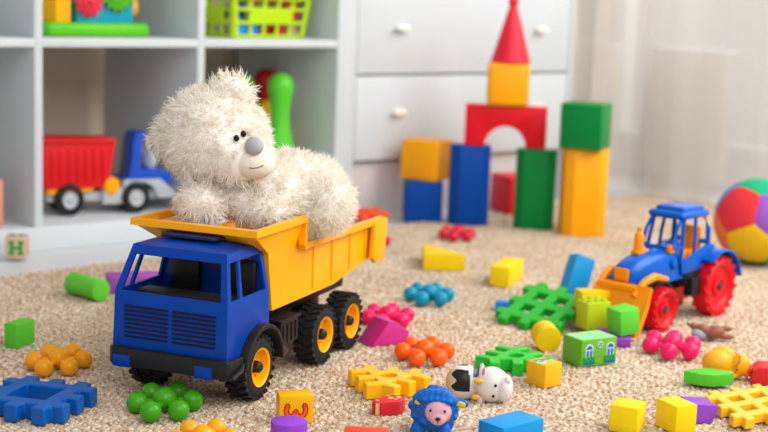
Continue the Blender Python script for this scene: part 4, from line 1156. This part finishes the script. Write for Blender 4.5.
q = MB(); q.prism([(-.045, .040), (-.045, .058), (.06, .058), (.05, .045)], 0, .07, Matrix(((1, 0, 0, 0), (0, 0, 1, 0), (0, 1, 0, 0), (0, 0, 0, 1))), r=.002); q.build('skip_frame', YEL, sl)
q = MB(); q.cyl(.017, -.006, .07, T(.092, 0, .055) @ Matrix.Rotation(-PI/2, 4, 'X'), b=.002); q.build('winch', YEL, sl)
q = MB(); q.box((.075, .035, .034), (.24, .05, .018), r=.003); q.box((.098, .035, .034), (.05, .074, .030), r=.003); q.prism([(.115, .04), (.12, .066), (.20, .066), (.235, .04), (.235, .028), (.195, .028), (.185, .05), (.165, .06), (.145, .058), (.125, .04)], 0, .074, T(0, -.002, 0) @ Matrix(((1, 0, 0, 0), (0, 0, 1, 0), (0, 1, 0, 0), (0, 0, 0, 1))), r=.002); q.build('chassis', GRm, sl)
q = MB()
q.prism([(.116, .068), (.130, .068), (.136, .095), (.14, .142), (.148, .155), (.166, .158), (.170, .150), (.160, .142), (.156, .10), (.158, .085), (.168, .084), (.20, .085), (.226, .078), (.228, .055), (.20, .052), (.195, .066), (.116, .066)], 0, .070, Matrix(((1, 0, 0, 0), (0, 0, 1, 0), (0, 1, 0, 0), (0, 0, 0, 1))), r=.003)
q.build('cab', BLs, sl)
q = MB(); q.ell((.188, .035, .096), (.016, .02, .018)); q.tube([(.170, .01, .148), (.186, .01, .10)], .003, 8); q.tube([(.170, .06, .148), (.186, .06, .10)], .003, 8); q.build('windscreen_frame', mat('milky plastic', '#c4c6d0', .3), sl)
def swheel(x, sg):
    B = T(x, .035+sg*.034, .031) @ Matrix.Rotation(-sg*PI/2, 4, 'X')
    q = MB().lathe([(0, -.012), (.026, -.012), (.030, -.009), (.031, -.004), (.031, .006), (.029, .010), (.024, .0115), (.020, .009)], 36, B)
    o_ = q.build('wheel', TYRE, sl)
    q = MB().lathe([(0, .010), (.004, .0125), (.006, .010), (.010, .0085), (.0145, .0115), (.016, .0115), (.016, .006)], 36, B)
    for i in range(6): q.box(B @ Vector((.012*math.cos(PI*i/3), .012*math.sin(PI*i/3), .0075)), (.003, .003, .003), r=.0005)
    q.build('wheel_disc', GRm, o_)
for x in (.0, .145):
    for sg in (-1, 1): swheel(x, sg)

# activity house with gears on the upper shelf
US = .390
ah = thing('activity_toy', 'toddler gear toy with green base and yellow tower on the upper shelf', 'toy', (1.245, 2.462, US), 1)
q = MB(); n = 30
pts = [(.0+.02*math.cos(PI/2+PI*k/12), .055+.055*math.sin(PI/2+PI*k/12)) for k in range(13)]+[(.225+.02*math.cos(-PI/2+PI*k/12), .055+.055*math.sin(-PI/2+PI*k/12)) for k in range(13)]
q.prism(pts, 0, .030, r=.011, seg=5); q.build('base', mat('apple green plastic', '#5cc01c', .25), ah)
q = MB(); q.prism([(.0+.034+.034*math.cos(2*PI*k/6), .05+.036*math.sin(2*PI*k/6)) for k in range(6)], .028, .20, r=.003); q.build('tower', mat('amber tower plastic', '#f0ad10', .3), ah)
ah.scale = (.91, .91, .91)
MB().box((.140, .058, .11), (.138, .06, .165), r=.004).build('gear_board', mat('turquoise plastic', '#12a0c0', .35), ah)
def gear(cx, cz, r0, r1, n_, m):
    q = MB(); pts = []
    for i in range(n_):
        for da, rr_ in ((-.25, r0), (-.15, r1), (.15, r1), (.25, r0)):
            a = 2*PI*(i+da)/n_; pts.append((cx+rr_*math.cos(a), cz+rr_*math.sin(a)))
    q.prism(pts, 0, .010, T(0, .016, 0) @ Matrix(((1, 0, 0, 0), (0, 0, 1, 0), (0, 1, 0, 0), (0, 0, 0, 1))), r=.001)
    q.cyl(r0*.72, 0, .004, T(cx, .016, cz) @ Matrix.Rotation(PI/2, 4, 'X'), b=.001)
    q.cyl(.006, 0, .010, T(cx, .016, cz) @ Matrix.Rotation(PI/2, 4, 'X'), b=.002)
    return q.build('gear', m, ah)
gear(.096, .073, .027, .034, 12, mat('gear red', '#d82c40', .35)); gear(.165, .092, .033, .041, 14, mat('gear green', '#52ad1e', .35)); gear(.125, .135, .022, .028, 10, YEL)
q = MB(); q.cyl(.024, 0, .02, T(.208, .06, .063) @ RY90, b=.006); q.build('side_knob', mat('amber tower plastic', '#f0ad10', .3), ah)

# basket with blocks
bk_ = thing('storage_basket', 'lime green plastic basket full of bright blocks on the upper shelf', 'basket', (1.744, 2.462, US), 4)
LG = mat('lime basket plastic', '#b4d616', .35)
def bside(w0, w1, h, M, ncol=5):
    q = MB(); zr = [0, .008, .029, .036, .057, .063, .080, .095, h]
    cw0 = w0/2; g = .16
    def P(fx, z): wz = w0+(w1-w0)*z/h; return M @ Vector((fx*wz/2, -(z/h)*.010, z))
    xs_ = [-1]
    for k in range(ncol): c = -1+ (k+.5)*2/ncol*0.90+.10; xs_ += [c-.145, c+.145]
    xs_ += [1]
    fsq = []
    for i in range(len(xs_)-1):
        for j in range(len(zr)-1):
            op = (i % 2 == 1) and (j in (1, 3, 5)) 
            if j == 3 and i not in (1, 2*ncol-1): op = False
            if op: continue
            fsq.append([P(xs_[i], zr[j]), P(xs_[i+1], zr[j]), P(xs_[i+1], zr[j+1]), P(xs_[i], zr[j+1])])
    q.quads([[tuple(p) for p in f] for f in fsq]); return q
W0, D0 = .192, .14
sds = [(W0, W0+.030, Matrix.Rotation(0, 4, 'Z') @ T(0, 0, 0), 5), (W0, W0+.030, T(0, D0, 0) @ Matrix.Rotation(PI, 4, 'Z'), 5),
       (D0, D0+.022, T(W0/2, D0/2, 0) @ Matrix.Rotation(PI/2, 4, 'Z'), 4), (D0, D0+.022, T(-W0/2, D0/2, 0) @ Matrix.Rotation(-PI/2, 4, 'Z'), 4)]
for w0, w1, M, nc in sds:
    o = bside(w0, w1, .105, M, nc).build('basket_side', LG, bk_, ang=20); mod(o, 'SOLIDIFY', thickness=.003, offset=0)
MB().box((0, D0/2, .003), (W0, D0, .005), r=.001).build('basket_bottom', LG, bk_)
q = MB(); hw, hd_ = (W0+.03)/2, D0/2+.012
q.tube([(-hw, D0/2-hd_, .106), (hw, D0/2-hd_, .106), (hw, D0/2+hd_, .106), (-hw, D0/2+hd_, .106)], .005, square=True, closed=True); q.build('basket_rim', LG, bk_)
bcol = [('blue', '#1a86d8'), ('blue', '#1a86d8'), ('dark red', '#a81420'), ('dark red', '#a81420'), ('tan', '#a89070'), ('navy blue', '#123c94'), ('green', '#1a8a2a'), ('orange', '#f0742a'), ('red', '#e01c28'), ('pink', '#e04868'), ('yellow', '#f0b41c'), ('red', '#e01c28')]
k = 0
layout = [(-.076, .013), (-.040, .013), (-.002, .013), (.034, .013), (.072, .013), (-.076, .046), (-.076, .079), (-.038, .079), (.000, .079), (.036, .079), (.074, .080), (.074, .046)]
for (x, z), (cn, cc) in zip(layout, bcol):
    o = MB().box((0, 0, .015), (.032, .030, .030), r=.002).build('basket_block', mat('basket block '+cn, cc, .5, 'wood'))
    pos = {0: 'first', 1: 'second', 2: 'third', 3: 'fourth', 4: 'fifth'}
    row = 'bottom' if z < .02 else ('middle' if z < .06 else 'upper')
    ci = int(round((x+.076)/.037))
    tag(o, '%s block in the %s row of the lime basket, %s from the left' % (cn, row, pos[ci]), 'toy block', 'blocks inside the lime basket')
    a = R(4); lx_, ly_ = x*.95, .0185+.003*(k % 3)
    put(o, (1.744+lx_*math.cos(a)-ly_*math.sin(a), 2.462+lx_*math.sin(a)+ly_*math.cos(a), US+z-.006), 4+(k*7 % 9)-4); k += 1

# skittles
def pin(x, y, m, label, h=.27, ring=True):
    r_ = thing('skittle', label, 'skittle', (x, y, SH), 0, 'toy skittles in the lower shelf')
    k = h/.27
    MB().lathe([(0, 0), (.024*k, 0), (.030*k, .02*k), (.035*k, .06*k), (.0335*k, .10*k)], 32).build('lower_body', m, r_)
    MB().lathe([(.034*k, .097*k), (.0355*k, .099*k), (.0355*k, .109*k), (.033*k, .111*k)], 32).build('band', mat('skittle yellow', '#e8b81a', .4), r_)
    MB().lathe([(.0325*k, .110*k), (.029*k, .125*k), (.022*k, .16*k), (.020*k, .19*k), (.0225*k, .215*k), (.0268*k, .235*k), (.0275*k, .248*k), (.024*k, .262*k), (.014*k, .271*k), (0, .274*k)], 32).build('upper_body', m, r_)
SG = mat('skittle green', '#58c832', .3); SR = mat('skittle red', '#c82028', .35)
pin(1.7845, 2.472, SG, 'green skittle standing clear of the bear in the lower shelf', .273)
pin(1.852, 2.625, SR, 'red skittle half hidden behind the clear green skittle', .272)
pin(1.746, 2.56, SG, 'green skittle showing only its top right of the raised ear', .265)
pin(1.737, 2.645, SG, 'green skittle showing only a sliver between divider and ear', .256)
pin(1.812, 2.562, MATS['skittle yellow'], 'yellow skittle lower than the others, left of the clear green skittle', .208)
q = MB(); q.box((0, 0, .045), (.06, .05, .09), r=.006); o = q.build('toy_block', mat('salmon toy plastic', '#d98f78', .5)); put(tag(o, 'salmon pink toy just entering at the left edge in the lower shelf', 'toy block'), (1.105, 2.46, SH), -10)
